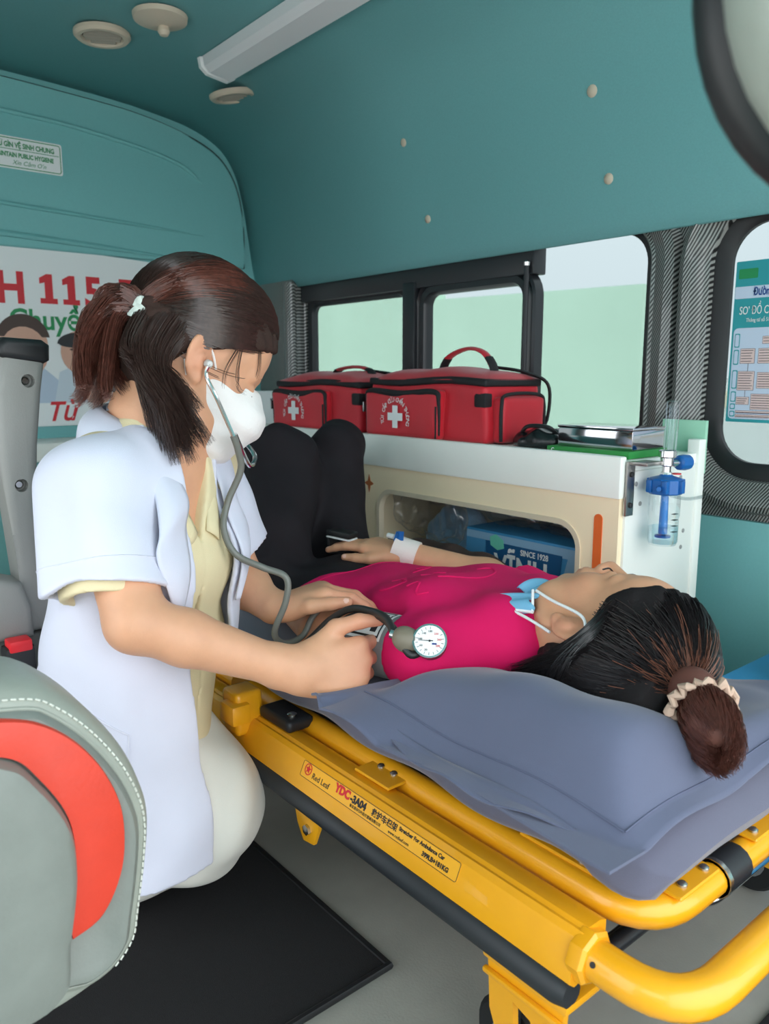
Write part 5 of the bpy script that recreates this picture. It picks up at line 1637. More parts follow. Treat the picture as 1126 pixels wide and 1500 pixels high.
coat = [Grp(coat_solid(0), fcoat), Grp(coat_solid(.009) + [Cone(NEK, NEK + np.array((.02, .01, .1)), .056, .07, .02), Slab(SKT, SKT - np.array((0, 0, .1)), s2, (.144, .119), (.15, .125), .02)], fcoat, 0.0, '-'),
        Fn(front_gap, .003), Half((0, 0, 0.168), (0, 0, -1), 0.0), Grp([Grp(coat_sleeves(0, 0), fcoat), Grp(coat_sleeves(.0095, .03), fcoat, 0.0, '-')], None, .012)]
coat_out = [Grp(coat_solid(0) + coat_sleeves(0, 0), fcoat)]
def on_coat(p, d, lift=.003):
    d = unit(d); t = np.linspace(0, .14, 280)
    f = field(coat_out, np.array(p) + t[:, None] * d)
    ok = np.where(f < 0)[0]
    k = ok[-1] if len(ok) else 0
    return np.array(p) + d * (t[k] + lift)
me, V = sdf_mesh(coat, (-1.20, 0.17, 0.13), (-0.74, 0.66, 0.77), 0.0032)
ct_ = put('coat', me, COAT, doc, 'white short-sleeved doctor coat', smooth=80)
# collar and lapels
def surf_front(z, a):
    zs = [PEL[2], WST[2], CHE[2], SHO[2]]; C3 = np.stack([PEL, WST, CHE, SHO])
    c = np.array([np.interp(z, zs, C3[:, i]) for i in range(3)]); c[2] = z
    return on_coat(c + s2 * a * .8, g2 + s2 * a * 4.0)
def neck_pt(ang, r, dz):
    """point round the neck: ang 0 = her front, positive to her right"""
    return NEK + (g2 * math.cos(ang) + s2 * math.sin(ang)) * r + np.array((0, 0, dz))
for sgn in (1, -1):
    ed = near_edge if sgn > 0 else far_edge
    A = [neck_pt(sgn * q, .060, dz) for q, dz in ((3.14, .040), (2.5, .038), (1.9, .030), (1.3, .014), (0.85, -.012))] + [surf_front(z, float(ed(z))) for z in (.640, .600, .550, .490)]
    Bo = [neck_pt(sgn * q, r, dz) for q, r, dz in ((3.14, .082, .002), (2.5, .088, -.004), (1.9, .098, -.012), (1.35, .100, -.026), (0.95, .098, -.046))] + [surf_front(z, float(ed(z)) + sgn * w_) for z, w_ in ((.610, .040), (.580, .046), (.540, .030), (.492, .004))]
    A_, B_ = catmull(A, 8), catmull(Bo, 8)
    nA = len(A_)
    def lapel(u, v):
        i = min(int(u * (nA - 1)), nA - 2); f = u * (nA - 1) - i
        a = A_[i] * (1 - f) + A_[i + 1] * f; b = B_[i] * (1 - f) + B_[i + 1] * f
        q = a * (1 - v) + b * v
        out = q - (NEK + np.array((0, 0, -.05))); out[2] = 0
        return q + unit(out) * (.010 * math.sin(math.pi * v) * (1 - .5 * u) + .002) + np.array((0, 0, .008 * math.sin(math.pi * v) * (1 - u)))
    o = put('lapel', grid_mesh(lapel, 64, 10), COAT, ct_, smooth=80); solid(o, .0024)
def stand(u, v):
    q = neck_pt(-2.0 + 4.0 * u + math.pi, .060 - .004 * v, -.030 + .070 * v - .022 * abs(2 * u - 1) ** 2 * v)
    return q
o = put('collar_stand', grid_mesh(stand, 40, 6), COAT, ct_, smooth=80); solid(o, .002)
# sleeve hem seam and shoulder seam
def ring_on(c, ax, r, n=36, th=.0011):
    ax = unit(ax); u = unit(np.cross(ax, (0.2, 0.3, 0.9))); w = np.cross(ax, u)
    return tube([c + r * (math.cos(2 * math.pi * k / n) * u + math.sin(2 * math.pi * k / n) * w) for k in range(n)], th, 5, closed=True)
COATS = mat('coat_seam', srgb(214, 216, 230), 0.8)
hc_ = RHEM - rdir * .026; hu_ = unit(np.cross(rdir, (0.2, 0.3, 0.9))); hw_ = np.cross(rdir, hu_)
sleeve_out = [Grp(coat_sleeves(0, 0), fcoat)]
def on_sleeve(a):
    d = hu_ * math.cos(a) + hw_ * math.sin(a); t = np.linspace(.03, .10, 280)
    f = field(sleeve_out, hc_ + t[:, None] * d)
    return hc_ + d * (t[np.where(f < 0)[0][-1]] + .0003)
put('hem_stitch', tube([on_sleeve(2 * math.pi * k / 60) for k in range(60)], .0009, 5, closed=True), COATS, ct_)
bt = chest_pt(0.238, float(near_edge(0.238)) + .014, gr + .022)
put('coat_button', lathe([(.0075, -.002), (.0078, .0012), (.006, .0022), (.0055, .0014), (.0005, .0013)], bt, g2 * .8 + s2 * .5, 16), mat('button_white', srgb(234, 234, 238), 0.3), ct_)

# patch pocket on the near side of the coat
def side_pt(z, deg, lift=.002):
    zs = [SKT[2], PEL[2], WST[2], CHE[2], SHO[2]]; C3 = np.stack([SKT, PEL, WST, CHE, SHO])
    c = np.array([np.interp(z, zs, C3[:, i]) for i in range(3)]); c[2] = z
    a = math.radians(deg)
    return on_coat(c, g2 * math.cos(a) + s2 * math.sin(a), lift)
pk = [(.415, 96), (.395, 74), (.365, 52), (.245, 50), (.240, 72), (.250, 100)]
PK = [side_pt(pk[i][0] + (pk[i + 1][0] - pk[i][0]) * t, pk[i][1] + (pk[i + 1][1] - pk[i][1]) * t, .0006) for i in range(len(pk) - 1) for t in np.linspace(0, 1, 9)[:-1]]
put('pocket_seam', tube(PK, .0013, 5), COATS, ct_)

# trousers
TRW = mat('trousers_white', srgb(226, 224, 214), 0.8, bump=0.12, bscale=700, var=0.02, vscale=20)
RKN = np.array((-0.930, 0.445, 0.205)); LKN = np.array((-1.06, 0.462, 0.165))
ftr = lambda p: folds(p, [((.6, .6, .9), 58, .5, .0024), ((1, -.3, .2), 75, 2.0, .0016), ((.2, .9, -.7), 48, .9, .0022)])
tr = [Slab(PEL + np.array((0, 0, -.01)), PEL + np.array((0, 0, .10)), s2, (.108, .085), (.10, .078), .05),
      Cone(PEL + s2 * .05, RKN, .080, .072, .05), Cone(PEL - s2 * .05, LKN, .08, .07, .05), Ell(RKN + np.array((.006, .000, -.008)), (.070, .070, .088), None, .04),
      Cone(RKN + np.array((0, -.02, -.055)), (-1.02, 0.26, 0.115), .055, .055, .04), Cone(LKN + np.array((0, -.01, -.03)), (-1.13, 0.33, 0.115), .072, .055, .04), Half((0, 0, FZ + 0.0105), (0, 0, -1), .01)]
me, V = sdf_mesh(tr, (-1.22, 0.15, 0.05), (-0.80, 0.62, 0.40), 0.0042, disp=ftr)
put('trousers', me, TRW, doc, 'white trousers', smooth=80)
for c in ((-1.06, 0.185, 0.105), (-1.17, 0.275, 0.105)):
    me, _ = sdf_mesh([Ell(c, (.045, .085, .045), None, .01), Half((0, 0, FZ + .0105), (0, 0, -1))], np.array(c) - .1, np.array(c) + .1, .005)
    put('shoe', me, BLACK, doc)
# a crease down the front of the knee
put('trouser_seam', tube([RKN + np.array(q) for q in ((.040, -.040, .070), (.062, -.036, .035), (.070, -.032, -.012), (.062, -.034, -.055), (.045, -.038, -.078))], .0012, 5, 8), mat('seam_cream', srgb(226, 224, 214), 0.8), doc)

# mask
MASK = mat('mask_white', srgb(238, 234, 232), 0.85, bump=0.3, bscale=260, sheen=0.2)
mk_p = [HD.E((.036, 0, -.030), (.070, .067, .072), .02), HD.E((.070, 0, -.045), (.046, .047, .056), .03), HD.C((.094, 0, .004), (.114, 0, -.034), .012, .015, .025), HD.C((.114, 0, -.034), (.088, 0, -.090), .016, .018, .03),
        HD.E((.06, 0, -.085), (.045, .045, .028), .03), HD.C((.10, .03, -.035), (.10, -.03, -.035), .022, .022, .03)]
def mk_cut(p):
    L = HD.loc(p); a, b, c = L[:, 0], np.abs(L[:, 1]), L[:, 2]
    top = 0.014 - 0.22 * np.maximum(b - .006, 0)                # upper rim falls from the nose towards the ear
    back = 0.004 + 0.22 * np.abs(c + .045) + np.where(c < -.045, .30 * (-.045 - c), 0)
    return np.maximum(np.maximum(c - top, back - a), -.118 - c) * HD.sc
mk_p += [Fn(mk_cut, .003, '&')]
me, V = sdf_mesh(mk_p, HD.w(.05, 0, -.04) - .13, HD.w(.05, 0, -.04) + .13, .0021, disp=lambda p: -.0006 * np.sin(HD.loc(p)[:, 2] * 240), relax=3)
ms_ = put('face_mask', me, MASK, doc, 'white folded respirator mask', smooth=80)
for e in (-1, 1):
    put('ear_loop', tube([HD.w(.020, e * .0670, .000), HD.w(.006, e * .0725, .014), HD.w(-.012, e * .0755, .026)], .0017 * .95, 6, 8), MASK, ms_)
    put('ear_loop', tube([HD.w(.030, e * .060, -.066), HD.w(.012, e * .068, -.048), HD.w(-.006, e * .074, -.034), HD.w(-.024, e * .078, -.012)], .0017 * .95, 6, 8), MASK, ms_)

# brow and lashes
for e in (-1, 1):
    br = bundle([HD.w(.092, e * .012, .024), HD.w(.090, e * .030, .029), HD.w(.074, e * .052, .023)], .0025, .0015, 60, 5, 6, .0004)
    put('eyebrow', strands(br, .0005), HAIRDK, doc)
    put('eyelash', tube([HD.w(.092, e * .020, -.002), HD.w(.0955, e * .031, -.004), HD.w(.087, e * .046, -.003)], .0011, 5, 6), HAIRBLK, doc)

# hair: cap, half-up tail, loose lower hair
TIE = HD.w(*HD.loc(np.array((-0.918, 0.392, 0.854))))
cap = [HD.E((-.012, 0, .047), (.103, .084, .096)), HD.E((.046, 0, .060), (.0495, .063, .045), .03), HD.E((-.050, 0, -.005), (.055, .074, .075), .03), HD.C((-.07, 0, .05), HD.loc(TIE), .030, .014, .03)]
def hairline(p):
    L = HD.loc(p); a, b, c = L[:, 0], np.abs(L[:, 1]), L[:, 2]
    # face and ear area left free: boundary runs from the forehead top down in front of the ear
    line = np.interp(c, [-.12, -.05, -.03, -.005, .012, .030, .046, .058, .070, .080, .14], [-.045, -.040, -.034, -.026, -.006, .018, .048, .072, .092, .14, .15])
    return (line - a) * -1.0
cap += [Fn(lambda p: -hairline(p) * HD.sc, .014, '-')]
me, V = sdf_mesh(cap, HD.w(-.03, 0, .03) - .17, HD.w(-.03, 0, .03) + .17, .003, disp=lambda p: .0012 * np.sin(HD.loc(p)[:, 1] * 420 + HD.loc(p)[:, 2] * 130))
hair = put('hair', me, HAIRBASE, doc, 'dark brown hair half tied back', smooth=80)
roots = [(math.cos(a) * math.cos(b) , s_ * math.sin(a) * math.cos(b) * .9, math.sin(b)) for s_ in (-1, 1) for a in np.linspace(0, 1.75, 14) for b in (0.15, 0.5, 0.62, 0.78, 1.0, 1.3) if not (a < 1.2 and b < 0.45) and not (a < 0.5 and b < 0.6)]
for a_ in np.linspace(-.015, .075, 16):
    for dc in (.006, .016, .028):
        c_ = np.interp(a_, [-.026, -.006, .018, .048, .072, .092], [-.005, .012, .030, .046, .058, .070]) + dc
        dx, dz = (a_ + .012) / .1035, (c_ - .047) / .0965
        dy = math.sqrt(max(0, 1 - dx * dx - dz * dz))
        roots += [(dx, -dy, dz), (dx, dy, dz)]
S = skull_strands(HD, (-.012, 0, .047), (.1045, .0855, .0975), roots, unit(HD.loc(TIE) - np.array((-.014, 0, .047))), 5600, 3, (-.001, .0035), 16, .97, .04, .05, lambda p: hairline(p) * HD.sc)
put('hair_strands', strands(S, .0005), HAIRDK, hair)
fr = [(math.cos(a) * math.cos(b), s_ * math.sin(a) * math.cos(b), math.sin(b)) for s_ in (-1, 1) for a in np.linspace(0, 1.3, 9) for b in (.5, .62, .75, .9)]
S = skull_strands(HD, (.010, 0, .050), (.0885, .076, .094), fr, unit(HD.loc(TIE) - np.array((-.012, 0, .047))), 1500, 23, (-.001, .003), 16, .8, .05, .05, lambda p: hairline(p) * HD.sc)
put('front_strands', strands(S, .0005), HAIRDK, hair)
# loose lower hair behind the ear
lower = []
g = np.random.default_rng(5)
for k in range(34):
    e = -1 if k < 24 else 1
    a = g.uniform(-.092, -.034)
    r0_ = HD.w(a, e * (.070 - max(0, -.05 - a) * .9), .018 + g.uniform(-.02, .03))
    drop = g.uniform(.10, .165)
    cx_ = HD.w(a - .005, e * .083, -.03)
    tip = r0_ + np.array((0.0, 0.0, -drop)) + (np.array((.020, -.020, 0)) if e < 0 else np.array((-.02, .02, 0))) * g.uniform(.2, 1.2) + np.array((.636, .772, 0)) * g.uniform(-.012, .030)
    mid = (cx_ + tip) / 2 + np.array((.01, -.014, 0)) * (1 if e < 0 else -1) * g.uniform(0, 1)
    lower.append(bundle([r0_, cx_, mid, tip], .011, .007, 170, 100 + k, 14, .003))
put('loose_hair', strands(np.concatenate(lower), .0005, 3, .15), HAIRDK, hair)
for k, (pts, n_) in enumerate((([(-0.960, .418, .775), (-.958, .392, .752), (-.960, .365, .762), (-.968, .348, .772)], 40), ([(-0.935, .405, .76), (-.925, .392, .735), (-.918, .400, .715)], 50))):
    put('hair_wisp', strands(bundle(pts, .004, .0025, n_, 60 + k, 12, .002), .0006), HAIRDK, hair)
for k, pts in enumerate(([(.035, -.074, .040), (.045, -.074, .012), (.060, -.068, -.006), (.075, -.060, -.004)], [(.030, -.076, .036), (.030, -.077, .004), (.040, -.074, -.018)], [(.060, -.066, .055), (.072, -.060, .036), (.078, -.056, .020)])):
    put('hair_wisp', strands(bundle([HD.w(*q) for q in pts], .0022, .003, 8, 80 + k, 12, .0015), .0003), HAIRDK, hair)
tail = []
T0 = TIE
cR = np.array((.636, .772, 0)); cF = np.array((-.772, .636, 0))
for k in range(15):
    sp_ = g.normal(size=3) * .016
    p1 = T0 + cR * -.028 + np.array((0, 0, .012)) + sp_ * .5
    p2 = T0 + cR * g.uniform(-.058, -.040) + np.array((0, 0, g.uniform(-.03, .006))) + sp_ * .8
    p3 = T0 + cR * g.uniform(-.070, -.035) + np.array((0, 0, g.uniform(-.085, -.05))) + sp_
    p4 = p3 + cR * g.uniform(-.022, .025) + np.array((0, 0, g.uniform(-.025, .006)))
    tail.append(bundle([T0, p1, p2, p3, p4], .010, .009, 190, 200 + k, 14, .003))
put('ponytail', strands(np.concatenate(tail), .0005, 3, .15), HAIRAUB, hair)
S = skull_strands(HD, (-.014, 0, .047), (.106, .087, .099), [(.1, -.7, .75), (-.1, -.8, .55), (.0, -.6, .85), (-.2, -.75, .7)], unit(HD.loc(TIE) - np.array((-.014, 0, .047))), 420, 9, (0, .003), 14, .97, .10, .05)
put('auburn_strands', strands(S, .0005), HAIRAUB, hair)
# scrunchie
n_ = 40
ax = unit(cR); uu = unit(np.cross(ax, (0, 0, 1))); ww = np.cross(ax, uu)
sc_pts = [T0 + cR * (-.006 + .004 * math.sin(k * 2.6)) + (.016 + .004 * math.sin(k * 1.9)) * (math.cos(2 * math.pi * k / n_) * uu + 1.5 * math.sin(2 * math.pi * k / n_) * ww) + np.array((0, 0, -.010)) for k in range(n_)]
put('scrunchie', tube(sc_pts, [.0070 + .0022 * math.sin(k * 2.2) for k in range(n_)], 8, closed=True), mat('scrunchie_print', srgb(206, 216, 208), 0.8, var=0.25, vscale=90), hair, 'pale green and white printed scrunchie')
put('scrunchie_tail', tube([T0 + cR * -.008 + np.array((0, 0, -.03)), T0 + cR * -.016 + np.array((0, 0, -.050)), T0 + cR * -.020 + np.array((0, 0, -.064))], [.010, .008, .004], 8, 6, flat=(1, .5)), MATS['scrunchie_print'], hair)

# ------------------------------------------------------------------ the lying woman
PH = Head((-0.528, 0.775, 0.463), (-0.08, 0.56, 0.80), (0.985, 0.0, 0.10), 0.90)
FW = np.array((-1.035, 0.902, 0.467)); FE = np.array((-0.915, 0.985, 0.428)); FS = np.array((-0.70, 0.930, 0.420))
NS = np.array((-0.70, 0.654, 0.428)); NE_ = np.array((-0.905, 0.632, 0.412)); NW = np.array((-1.07, 0.676, 0.404))
hF, nailF = hand(FW, (-0.93, -0.40, 0.11), (-0.05, 0.05, -1.0), 'R', [(6, 12, 8), (8, 16, 10), (10, 18, 12), (12, 20, 12)], 0.86, thumb=((.80, .55, .15), (.97, .20, .12), (.99, .08, .10)), spread=.03)
hN, nailN = hand(NW, (-0.98, 0.10, -0.01), (0, 0.2, -1.0), 'L', [(2, 6, 4)] * 4, 0.86, thumb=((.75, .60, -.05), (.95, .20, .02), (.98, .05, .02)))
pc = [(-0.66, .808, .440), (-0.85, .812, .426), (-1.06, .812, .415), (-1.14, .80, .42)]
pat = PH.prims() + [Cone(PH.w(-.03, 0, -.035), (-0.640, .795, .448), .046, .050, .03), Cone((-0.640, .795, .444), (-0.70, .80, .430), .044, .044, .03),
      Cone((-0.665, .73, .430), (-0.665, .87, .430), .040, .040, .03), Slab(pc[0], pc[1], (0, 1, 0), (.124, .044), (.118, .040), .03), Slab(pc[1], (-.97, .812, .412), (0, 1, 0), (.118, .040), (.105, .026), .03),
      Cone((-0.69, .80, .43), NS, .042, .040, .03), Cone((-0.69, .80, .43), FS, .042, .040, .03),
      Cone(NS, NE_, .040, .034, .03), Cone(NE_, NW, .034, .022, .02), Cone(FS, FE, .040, .035, .03), Cone(FE, FW, .034, .0215, .02)] + hF + hN
me, V = sdf_mesh(pat, (-1.27, 0.56, 0.33), (-0.36, 1.08, 0.60), 0.0027)
col = PH.colours(V, np.tile(SK_BASE * np.array((.98, .95, .93)), (len(V), 1)))
paint(me, col)
pt = put('person', me, SKIN, None, smooth=80)
tag(pt, 'woman in a pink shirt and black trousers lying on the stretcher', 'person')
nail_meshes(nailF, pt, .86)

PINK = mat('pink_jersey', srgb(222, 24, 96), 0.8, bump=0.15, bscale=900, var=0.03, vscale=18, spec=0.2)
fsh = lambda p: folds(p, [((.5, 1, 0), 40, .4, .0022), ((1, .3, 0), 52, 1.4, .0020), ((1, -.6, .3), 34, 2.4, .0022), ((.2, 1, .6), 70, .2, .0012)])
NHEM = NS + (NE_ - NS) * .24; FHEM = FS + (FE - FS) * .55
sh = [Slab(pc[0], pc[1], (0, 1, 0), (.132, .056), (.130, .050), .04), Slab(pc[1], pc[2], (0, 1, 0), (.130, .050), (.134, .044), .04), Ell((-.77, .735, .458), (.06, .055, .032), None, .05), Ell((-.77, .855, .456), (.06, .055, .032), None, .05),
      Cone((-0.655, .72, .440), NS, .058, .044, .04), Cone((-0.655, .88, .430), FS, .054, .050, .04), Cone((-0.62, .745, .440), (-.62, .86, .440), .046, .046, .05),
      Trunc(Cone(NS, NE_, .044, .043), [(NHEM, NE_ - NS)], .03), Trunc(Cone(FS, FE, .050, .052), [(FHEM, FE - FS)], .03),
      Cone((-0.46, .785, .475), (-0.592, .79, .462), .072, .054, .006, '-'), Half((-1.035, .8, .45), (-1, 0.12, 0.25), .004), Half((0, 0, .3815), (0, 0, -1), .01)]
me, V = sdf_mesh(sh, (-1.12, 0.56, 0.36), (-0.54, 1.06, 0.58), 0.0034, disp=fsh)
shirt_o = put('shirt', me, PINK, pt, 'bright pink shirt', smooth=80)
def on_shirt(x, y):
    z = np.linspace(.60, .40, 300)
    d = field(sh, np.stack([np.full(300, x), np.full(300, y), z], 1), fsh)
    k = np.argmax(d < 0)
    return np.array((x, y, z[k]))
def emb(pts):
    P = [on_shirt(a, b) + np.array((0, 0, .0004)) for a, b in catmull([(0, *q) for q in pts], 6)[:, 1:]]
    P = [q for q in P if q[2] < .59]
    put('embossed_line', tube(P, .0016, 6), PINK, shirt_o)
emb([(-.86, .78), (-.84, .80), (-.82, .785), (-.81, .76), (-.79, .765)])
emb([(-.88, .74), (-.865, .755), (-.85, .735), (-.83, .725), (-.845, .705), (-.86, .70)])
emb([(-.78, .74), (-.765, .77), (-.75, .80), (-.755, .83), (-.775, .845), (-.79, .83)])
emb([(-.80, .70), (-.785, .71), (-.77, .69), (-.755, .70)])
emb([(-.90, .80), (-.89, .825), (-.905, .84), (-.92, .825)])
hemp = [on_shirt(-1.018 + .12 * (y - .8) * 1.0, y) + np.array((0, 0, .0006)) for y in np.linspace(.70, .90, 30)]
hemp = [q for q in hemp if q[2] < .59]
put('hem_seam', tube(hemp, .0011, 5), PINK, shirt_o)

TRB = mat('trousers_black', srgb(36, 32, 36), 0.8, bump=0.2, bscale=700, var=0.08, vscale=25, spec=0.2)
NK, FK = np.array((-1.335, .838, .612)), np.array((-1.362, .978, .610))
fpt = lambda p: folds(p, [((.5, .3, 1), 44, .2, .0052), ((1, .6, -.4), 36, 1.2, .0050), ((-.3, .9, .5), 58, 2.5, .0034)])
ptr = [Slab((-0.96, .812, .413), (-1.14, .805, .412), (0, 1, 0), (.112, .030), (.138, .036), .03), Cone((-1.205, .735, .425), NK, .068, .066, .03), Cone((-1.225, .895, .425), FK, .062, .062, .03),
       Cone(NK, (-1.60, .82, .435), .068, .052, .03), Cone(FK, (-1.62, .95, .435), .064, .050, .03), Half((0, 0, .3815), (0, 0, -1), .01), Half((-0.985, 0, 0), (1, 0, 0), 0.0)]
me, V = sdf_mesh(ptr, (-1.70, 0.60, 0.36), (-0.95, 1.08, 0.72), 0.0045, disp=fpt)
put('trousers', me, TRB, pt, 'loose black trousers', smooth=80)
for c in ((-1.70, .82, .405), (-1.72, .95, .405)):
    me, _ = sdf_mesh([Ell(c, (.085, .038, .035), None, .01), Cone((c[0] + .07, c[1], c[2] + .01), (c[0] + .10, c[1], c[2] + .05), .035, .035, .03), Half((0, 0, .3815), (0, 0, -1))], np.array(c) - .13, np.array(c) + .15, .005)
    put('sock', me, mat('sock_grey', srgb(90, 88, 92), 0.9), pt)

# hair of the lying woman
pcap = [PH.E((-.016, 0, .047), (.110, .088, .102)), PH.E((.044, 0, .062), (.054, .068, .046), .03), PH.E((-.050, 0, .005), (.060, .076, .076), .04), PH.C((-.07, .02, .07), (-.085, .040, .105), .040, .030, .04)]
def p_hairline(p):
    L = PH.loc(p); a, b, c = L[:, 0], np.abs(L[:, 1]), L[:, 2]
    line = np.interp(c, [-.12, -.05, -.03, .028, .036, .07, .10, .14], [-.040, -.036, -.033, -.032, .040, .062, .078, .10])
    return (a - line) * PH.sc
pcap += [Fn(lambda p: -p_hairline(p), .006, '-')]
me, V = sdf_mesh(pcap, PH.w(-.03, 0, .03) - .19, PH.w(-.03, 0, .03) + .19, .003, disp=lambda p: .0012 * np.sin(PH.loc(p)[:, 1] * 380 + PH.loc(p)[:, 0] * 130))
ph_ = put('hair', me, HAIRBASEK, pt, 'black hair tied in a brown bun', smooth=80)
BUN = np.array((-0.368, 0.712, 0.458))
roots = [(math.cos(a) * math.cos(b), s_ * math.sin(a) * math.cos(b) * .9, math.sin(b)) for s_ in (-1, 1) for a in np.linspace(0, 2.2, 16) for b in (-.3, 0.0, .25, .5, .62, .8, 1.0, 1.3) if not (a < 1.3 and b < .45) and not (a < .5 and b < .6)]
roots += [(math.cos(a) * math.cos(b), math.sin(a) * math.cos(b), math.sin(b)) for a in np.linspace(1.6, 3.1, 8) for b in (-.95, -.75, -.55, -.35)] * 2
S = skull_strands(PH, (-.016, 0, .047), (.1125, .0905, .1045), roots, unit(PH.loc(BUN + np.array((-.02, .02, .0))) - np.array((-.016, 0, .047))), 4600, 13, (-.001, .005), 16, .97, .07, .08, p_hairline)
put('hair_strands', strands(S, .00055), HAIRBLK, ph_)
fl = []
for k in range(8):     # fringe hair falling back over the temple and along the pillow
    a = PH.w(-.03 - .005 * k, .088, .0 - .012 * k)
    fl.append(bundle([PH.w(.03 - .008 * k, .078, .055), PH.w(-.01 - .006 * k, .093, .046 - .004 * k), PH.w(-.05 - .004 * k, .092, .020 - .008 * k), PH.w(-.085, .072, .0 - .010 * k)], .007, .010, 120, 300 + k, 14, .003))
put('side_hair', strands(np.concatenate(fl), .0005, 3, .15), HAIRBLK, ph_)
BUN = np.array((-0.368, 0.712, 0.458))
bn = []
B0 = PH.w(-.085, .045, .10)
tdir = unit(PH.loc(BUN + np.array((-.01, .01, .0))) - np.array((-.016, 0, .047)))
near_roots = [unit(tdir + (.42 + .22 * math.sin(q * 5.3)) * (math.cos(q) * unit(np.cross(tdir, (0, 0, 1))) + math.sin(q) * unit(np.cross(tdir, np.cross(tdir, (0, 0, 1)))))) for q in np.linspace(0, 6.28, 40)]
S = skull_strands(PH, (-.016, 0, .047), (.116, .094, .108), near_roots, tdir, 800, 31, (-.003, .004), 12, 1.0, .20, .05, p_hairline)
put('brown_lengths', strands(S, .00045), HAIRBRN, ph_)
bl = []
g = np.random.default_rng(21)
for k in range(20):
    a = k / 20 * 6.283
    d1 = np.array((math.cos(a) * .012, 0, math.sin(a) * .026)); d2 = np.array((math.cos(a) * .026, 0, math.sin(a) * .034))
    rx = np.array((.62, -.60, -.30))
    bl.append(bundle([BUN + d1 * .5, BUN + rx * .022 + d2 * .8, BUN + rx * .040 + d2 * .9, BUN + rx * .058 + d1 * .9 + np.array((.006, 0, -.004))], .008, .009, 220, 500 + k, 12, .002))
put('bun', strands(np.concatenate(bl), .0005, 3, .2), HAIRAUB, ph_)
me, _ = sdf_mesh([Ell(BUN + np.array((.020, -.020, -.010)), (.024, .018, .020), None, .01), Ell(BUN + np.array((-.02, .018, .002)), (.026, .024, .026), None, .03)], BUN - .08, BUN + .09, .003)
put('bun_core', me, mat('hair_base_brown', srgb(96, 56, 46), 0.7), ph_)
n_ = 40
axb = unit((.62, -.60, -.3)); ub = unit(np.cross(axb, (0, 0, 1))); wb_ = np.cross(axb, ub)
put('hair_tie', tube([BUN + axb * (.004 + .004 * math.sin(k * 2.3)) + (.030 + .003 * math.sin(k * 1.7)) * (math.cos(2 * math.pi * k / n_) * ub + math.sin(2 * math.pi * k / n_) * wb_) for k in range(n_)], [.0045 + .0015 * math.sin(k * 2.4) for k in range(n_)], 8, closed=True), mat('tie_beige', srgb(196, 168, 148), 0.8), ph_, 'beige ruffled hair tie')
for e in (-1, 1):
    br = bundle([PH.w(.092, e * .012, .024), PH.w(.090, e * .030, .030), PH.w(.073, e * .053, .024)], .0028, .0016, 80, 7, 6, .0004)
    put('eyebrow', strands(br, .00055), HAIRBLK, pt)
    put('eyelash', tube([PH.w(.0925, e * .019, -.004), PH.w(.0960, e * .031, -.006), PH.w(.087, e * .047, -.004)], .0011, 5, 6), HAIRBLK, pt)

# her lowered surgical mask with two loops
MBL = mat('surgical_blue', srgb(120, 184, 218), 0.8, bump=0.2, bscale=500)
def pmask(u, v):
    # band wrapped under the chin from the near jaw to the far jaw
    a = (u - 0.5) * 2.3
    r = .050 + .006 * math.sin(v * 9) + .008 * (v - .5)
    c = PH.w(.020 + r * math.cos(a) * .95, r * 1.02 * math.sin(a), -.088 - .030 * v + .010 * math.cos(a * 2) - .012 * math.cos(a))
    return c
o = put('surgical_mask', grid_mesh(pmask, 40, 10), MBL, pt, 'light blue surgical mask pulled under the chin', smooth=80); solid(o, .002)
cn = PH.w(.010, .066, -.075)
def pm2(u, v):
    q = PH.w(.004 + .030 * u - .012 * v, .072 + .006 * math.sin(u * 5) + .008 * v * u, -.070 - .055 * v - .010 * u + .006 * math.sin(u * 9 + v * 3))
    return q
o2 = put('mask_fold', grid_mesh(pm2, 14, 10), MBL, o, smooth=80); solid(o2, .002)
WB = mat('loop_white', srgb(236, 238, 240), 0.7)
put('ear_loop', tube([PH.w(.034, .076, -.074), PH.w(.022, .080, -.04), PH.w(.006, .086, .016), PH.w(-.010, .086, .030)], .0018, 6, 8), WB, o)
put('ear_loop', tube([PH.w(.000, .078, -.100), PH.w(-.010, .080, -.062), PH.w(-.022, .082, -.024)], .0018, 6, 8), WB, o)
put('mask_binding', tube([PH.w(.004, .073, -.069), PH.w(.001, .077, -.096), PH.w(-.008, .084, -.124)], .0022, 6, 6), WB, o)
put('mask_binding', tube([PH.w(.004, .074, -.069), PH.w(.020, .078, -.073), PH.w(.034, .076, -.080)], .0018, 6, 6), WB, o)

# cannula with tape on her far wrist, pulse clip on her finger
tp = thing('cannula_dressing', 'white tape and blue capped cannula on the lying woman\'s wrist', 'cannula', tuple(FW + np.array((0, 0, .02))))
td = unit(FE - FW)
put('tape', tube([FW + td * -.022, FW + td * .022], [.0262, .0268], 20, flat=(1, 1)), mat('tape_white', srgb(238, 226, 220), 0.85, bump=0.3, bscale=300), tp)
cz = FW + np.array((-.004, -.012, .026))
put('cap', tube([cz + np.array((-.012, 0, .002)), cz + np.array((-.028, -.002, .003))], .0048, 10), PAPER, tp)
put('wing', prism([(-.010, -.006), (.008, -.008), (.010, .008), (-.004, .010)], cz + np.array((0, 0, .004)), (0.8, 0.5, 0.2), (-.3, .2, .9), .003), CBLUE, tp, smooth=False)
put('port', tube([cz, cz + np.array((.002, 0, .014))], .004, 10), CBLUE, tp)
fd = unit((-0.93, -0.36, -0.06))
FT = FW + fd * .112 + np.array((0.0, -.014, .019))
pu = thing('pulse_oximeter', 'white and black fingertip clip on the lying woman\'s finger', 'pulse oximeter', tuple(FT))
